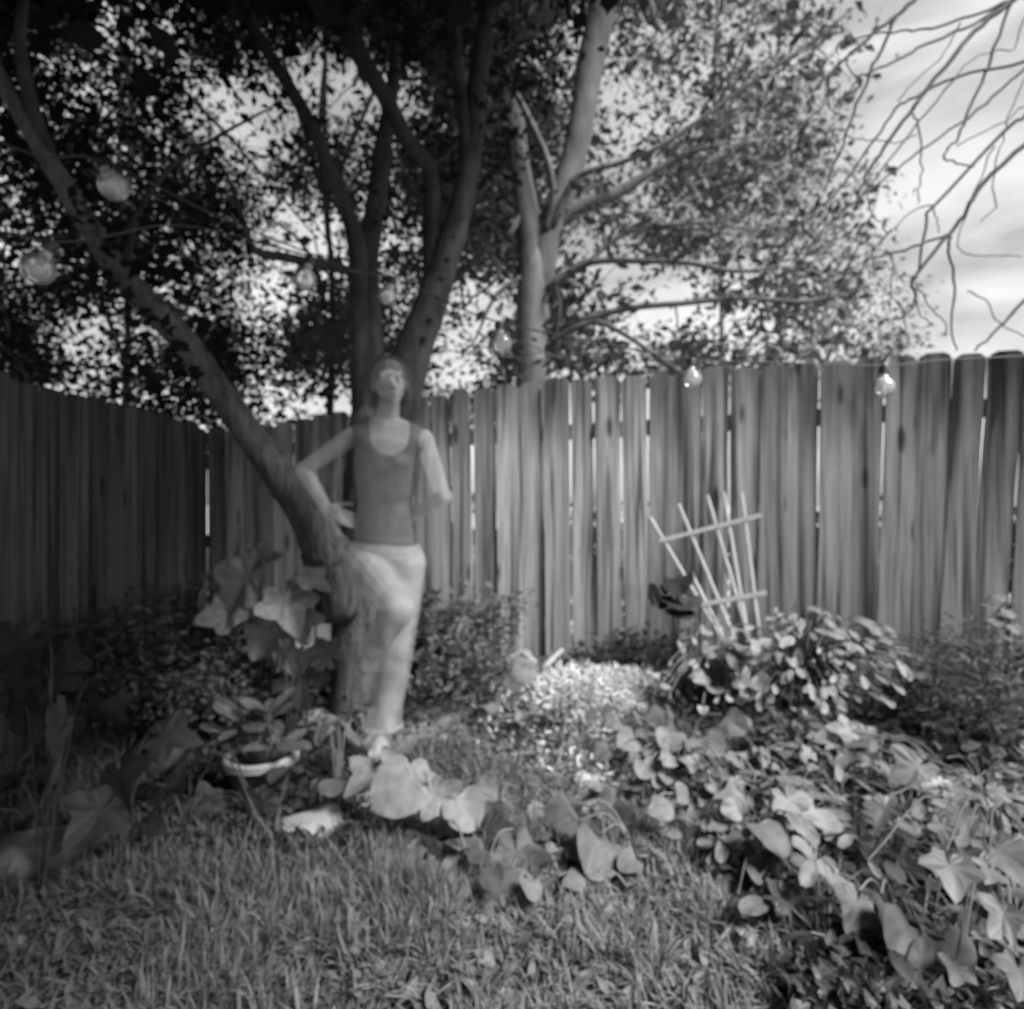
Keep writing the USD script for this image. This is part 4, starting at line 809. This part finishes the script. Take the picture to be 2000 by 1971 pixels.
tag(obj('ground_cover', cat_mesh([cover(8000, -200, 700, 1330, 1700, .16, 13), cover(4000, -100, 650, 1300, 1400, .2, 14), cover(8000, 1560, 2200, 1620, 2080, .12, 4)]), 'leaf_dark'), 'dark tangle of small weeds in the shaded left and the lower right corner', 'ground cover', kind='stuff')  # in the lower right corner the dark leaf colour paints in shade

# ------------------------------------------------------------------ the person
ZP = 2.65
def J(px, py, dy=0.0): 
    return P(px, py, ZP + dy)
def ball(c, r, sc=(1, 1, 1), n=20): return m3.Manifold.sphere(1.0, n).scale([r * sc[0], r * sc[1], r * sc[2]]).translate([float(x_) for x_ in c])
def bone(a, ra, b, rb, sa=(1, 1, 1), sb=(1, 1, 1)): return m3.Manifold.batch_hull([ball(a, ra, sa), ball(b, rb, sb)])
def union(parts): return m3.Manifold.batch_boolean(parts, m3.OpType.Add)
def to_tm(m, edge, it=10, lam=.5):
    m = m.refine_to_length(edge); q = m.to_mesh(); t = trimesh.Trimesh(np.array(q.vert_properties)[:, :3], np.array(q.tri_verts), process=True)
    if it: trimesh.smoothing.filter_taubin(t, lamb=lam, nu=lam + .03, iterations=it)
    return t
pel, wai, rib, che = J(750, 1088), J(749, 985, .005), J(750, 915, -.005), J(754, 872, .0)
hl, hr = J(708, 1098), J(790, 1100)
sl, sr = J(688, 852, .005), J(828, 858, .01)
nb, nt = J(757, 822, .015), J(759, 792, .0)
hd = J(761, 748, -.012)
el_, wl = J(594, 917, .05), J(640, 996, -.02)
er, wr = J(866, 972, .04), J(806, 1008, .165)
kr, ar = J(775, 1268, -.015), J(748, 1440, .03)
kl, al = J(778, 1186, -.30), J(722, 1282, .055)
torso = [m3.Manifold.batch_hull([ball(pel, .145, (1.0, .72, .62)), ball(hl, .085, (.9, 1, 1)), ball(hr, .085, (.9, 1, 1))]), bone(pel, .14, wai, .112, (1, .72, .6), (1, .78, .7)), bone(wai, .112, rib, .128, (1, .78, .7), (1, .80, .7)), bone(rib, .128, che, .135, (1, .8, .7), (1, .74, .5)),
         m3.Manifold.batch_hull([ball(che, .12, (1, .72, .5)), ball(sl, .042), ball(sr, .042), ball(nb, .05, (1, .9, .6))]),
         m3.Manifold.batch_hull([ball(J(733, 902, -.05), .050), ball(J(774, 904, -.05), .050)])]
neck = [bone(nb, .052, nt, .047)]
legs = [bone(hr, .088, kr, .056), bone(kr, .056, J(768, 1330, .02), .054), bone(J(768, 1330, .02), .054, ar, .035), bone(hl, .090, kl, .058), bone(kl, .058, kl * .65 + al * .35 + [0, .01, -.01], .054), bone(kl * .65 + al * .35 + [0, .01, -.01], .054, al, .035)]
def foot(a, t):
    d = (t - a) / np.linalg.norm(t - a)
    return [bone(a, .036, a - d * .02 + [0, 0, -.045], .030), m3.Manifold.batch_hull([ball(a + [0, 0, -.045], .030), ball(t, .022, (1.2, 1.2, .8)), ball(a * .4 + t * .6 + [0, 0, .012], .030)])] + [bone(t + np.array([dx, 0, 0]), .011, t + d * .03 + np.array([dx * 1.1, 0, -.004]), .009) for dx in (-.026, -.013, 0, .013, .026)]
feet = foot(ar, J(738, 1468, -.14)) + foot(al, al + np.array([.09, .07, -.07]))
arms = [bone(sl, .043, el_, .034), bone(el_, .036, wl, .025), bone(sr, .043, er, .034), bone(er, .036, wr, .025)]
def hand(w, d, nrm, side):
    """palm and five bent fingers; d along the hand, nrm out of its back, side towards the thumb"""
    d, nrm, side = (np.array(q_, float) / np.linalg.norm(q_) for q_ in (d, nrm, side))
    k0 = w + d * .075
    out = [m3.Manifold.batch_hull([ball(w, .021), ball(k0 + side * .028, .013), ball(k0 - side * .030, .012), ball(w + d * .03 + side * .026, .014), ball(w + d * .03 - side * .022, .013)])]
    for s_, L_, cu in ((.029, .068, .25), (.010, .076, .35), (-.010, .070, .45), (-.029, .056, .5)):
        p = k0 + side * s_; dd = d + side * s_ * 4.5
        for i_, (fr_, rr) in enumerate(((.45, .0098), (.32, .0088), (.23, .0078))):
            dd = dd - nrm * cu; dd /= np.linalg.norm(dd); p2 = p + dd * L_ * fr_; out.append(bone(p, rr, p2, rr - .0008)); p = p2
    p = w + d * .022 + side * .024; dd = side * .55 + d * .75 - nrm * .45
    for L_, rr in ((.040, .0125), (.030, .0105), (.024, .009)):
        dd = dd / np.linalg.norm(dd); p2 = p + dd * L_; out.append(bone(p, rr, p2, rr - .001)); p = p2; dd = dd + d * .25
    return out
hands = hand(wl, (.80, -.35, -.32), (-.35, -.85, .2), (-.35, .25, .9)) + hand(wr, (-.9, -.10, -.25), (.1, 1, 0), (-.25, 0, .95))
R = trimesh.transformations.rotation_matrix(0.28, [0, 0, 1])[:3, :3] @ trimesh.transformations.rotation_matrix(-0.10, [0, 1, 0])[:3, :3]
def Hd(x_, y_, z_): return hd + R @ np.array([x_, y_, z_])
head = [m3.Manifold.batch_hull([ball(Hd(0, .012, .025), .083, (.90, 1.08, .98)), ball(Hd(0, -.030, -.035), .058, (.95, 1, 1)), ball(Hd(0, -.062, -.088), .021, (1.3, 1, .9))]),
        m3.Manifold.batch_hull([ball(Hd(0, -.092, .012), .009), ball(Hd(0, -.112, -.030), .011), ball(Hd(.012, -.092, -.036), .009), ball(Hd(-.012, -.092, -.036), .009)]),
        m3.Manifold.batch_hull([ball(Hd(-.036, -.083, .022), .010), ball(Hd(.036, -.083, .022), .010)]), ball(Hd(.074, .008, -.012), .024, (.4, .8, 1.2)), ball(Hd(-.074, .008, -.012), .024, (.4, .8, 1.2)),
        ball(Hd(0, -.088, -.058), .014, (1.7, .7, .5)), ball(Hd(0, -.086, -.066), .013, (1.5, .7, .5))]
cuts = [ball(Hd(sx_ * .031, -.092, .004), .014, (1.2, .8, .8)) for sx_ in (-1, 1)]
bodym = union(torso + neck + legs + feet + arms + hands + head)
for c_ in cuts: bodym = bodym - c_
body_t = to_tm(bodym, .008, 12)
person = thing('person', 'see-through person in dark vest and pale trousers, hands on hips, before the tree', 'person', (J(745, 1480)[0], ZP, 0))
obj('body', body_t, 'skin', person, smooth=True)
for sx_ in (-1, 1):
    e = trimesh.creation.icosphere(2, .0125); obj('eye', (np.asarray(e.vertices) + Hd(sx_ * .031, -.082, .003), e.faces), 'skin', person, smooth=True)
    e = trimesh.creation.icosphere(1, .006); obj('iris', (np.asarray(e.vertices) * [1, .5, 1] + Hd(sx_ * .031, -.0945, .003), e.faces), 'eye_dark', person, smooth=True)
hair = union([ball(Hd(0, .022, .035), .096, (.93, 1.06, .96)), m3.Manifold.batch_hull([ball(Hd(0, .055, .0), .085, (1, .7, 1)), ball(Hd(0, .06, -.10), .062, (1.15, .6, .8))]), m3.Manifold.batch_hull([ball(Hd(.072, .0, .02), .026), ball(Hd(.074, -.005, -.085), .018)]), m3.Manifold.batch_hull([ball(Hd(-.072, .0, .02), .026), ball(Hd(-.074, -.005, -.085), .018)])])
hair = hair - m3.Manifold.batch_hull([ball(Hd(0, -.10, .012), .046), ball(Hd(0, -.13, -.10), .054)])
hair_t = to_tm(hair, .009, 6); vv = np.asarray(hair_t.vertices)
hair_t.vertices = vv + np.asarray(hair_t.vertex_normals) * (0.010 * (fbm(vv * np.array([60, 60, 14]), 3, 6) - .5))[:, None]
obj('hair', hair_t, 'hair', person, smooth=True)
# vest: the torso grown a little, cut at hem, arms and a wide scooped neck
def fat(parts_fn): return parts_fn
vest = union([m3.Manifold.batch_hull([ball(pel, .155, (1.0, .75, .66)), ball(wai, .124, (1, .8, .7))]), bone(wai, .124, rib, .139, (1, .8, .7), (1, .82, .7)), bone(rib, .139, che, .146, (1, .82, .7), (1, .77, .52)), m3.Manifold.batch_hull([ball(J(733, 902, -.05), .064), ball(J(774, 904, -.05), .064)]),
    m3.Manifold.batch_hull([ball(che, .131, (1, .75, .52)), ball(sl, .050), ball(sr, .050), ball(nb, .056, (1, .9, .6))])])
hem = m3.Manifold.cube([1.0, 1.0, 1.0], True).translate([0, 0, -.5]).rotate([0, -3.5 * -1, 0]).translate([float(v_) for v_ in J(750, 1060)])
vest = vest - hem
vest = vest - m3.Manifold.batch_hull([ball(J(762, 850, -.14), .098, (1.12, 1, .9)), ball(J(757, 790, -.14), .10, (1.05, 1, 1)), ball(J(757, 780, .10), .07)])
vest = vest - ball(J(668, 856, 0), .066, (1, 2, 1.1)) - ball(J(848, 862, 0), .064, (1, 2, 1.15)) - m3.Manifold.batch_hull([ball(el_, .05), ball(sl + np.array([-.03, 0, -.01]), .06)]) - m3.Manifold.batch_hull([ball(er, .05), ball(sr + np.array([.04, 0, -.01]), .055)])
vest_t = to_tm(vest, .012, 8); vv = np.asarray(vest_t.vertices)
vest_t.vertices = vv + np.asarray(vest_t.vertex_normals) * (0.012 * (fbm(vv * np.array([9, 9, 16]), 3, 2) - .45))[:, None]
obj('vest', vest_t, 'vest', person, smooth=True)
tro = union([m3.Manifold.batch_hull([ball(pel + [0, 0, .01], .154, (1.0, .76, .6)), ball(hl, .098, (.95, 1, 1)), ball(hr, .098, (.95, 1, 1))]), bone(hr, .096, kr, .070), bone(kr, .070, J(762, 1350, .01), .068), bone(J(762, 1350, .01), .068, J(748, 1418, .01), .080),
    bone(hl, .100, kl, .074), bone(kl, .074, kl * .25 + al * .75, .054)])
waist_cut = m3.Manifold.cube([1.0, 1.0, 1.0], True).translate([0, 0, .5]).rotate([0, 3.5, 0]).translate([float(v_) for v_ in J(750, 1052)])
tro = tro - waist_cut - m3.Manifold.cube([1, 1, 1], True).translate([float(J(748, 1425)[0]), ZP, float(J(748, 1425)[2]) - .5])
tro_t = to_tm(tro, .011, 6); vv = np.asarray(tro_t.vertices)
tro_t.vertices = vv + np.asarray(tro_t.vertex_normals) * (0.020 * (fbm(vv * np.array([17, 17, 5]), 3, 12) - .5))[:, None]
tro_o = obj('trousers', tro_t, 'trousers', person, smooth=True)
def ring(c, rx, ry, rad, tilt=0.0, n=36):
    a = np.linspace(0, 2 * math.pi, n); q = np.stack([rx * np.cos(a), ry * np.sin(a), np.tan(tilt) * rx * np.cos(a)], 1) + c
    return tube(q + rng.normal(0, .0012, q.shape), rad, 7, .1, 4, 30, cap=False)
for k_, dyp in enumerate((1064, 1074, 1085)):
    obj('waistband', ring(J(750, dyp, .0), .160, .121, .004, -.06), 'trouser_fold', tro_o, smooth=True)
obj('cuff', ring(J(748, 1418, .01), .083, .083, .006), 'trouser_fold', tro_o, smooth=True)
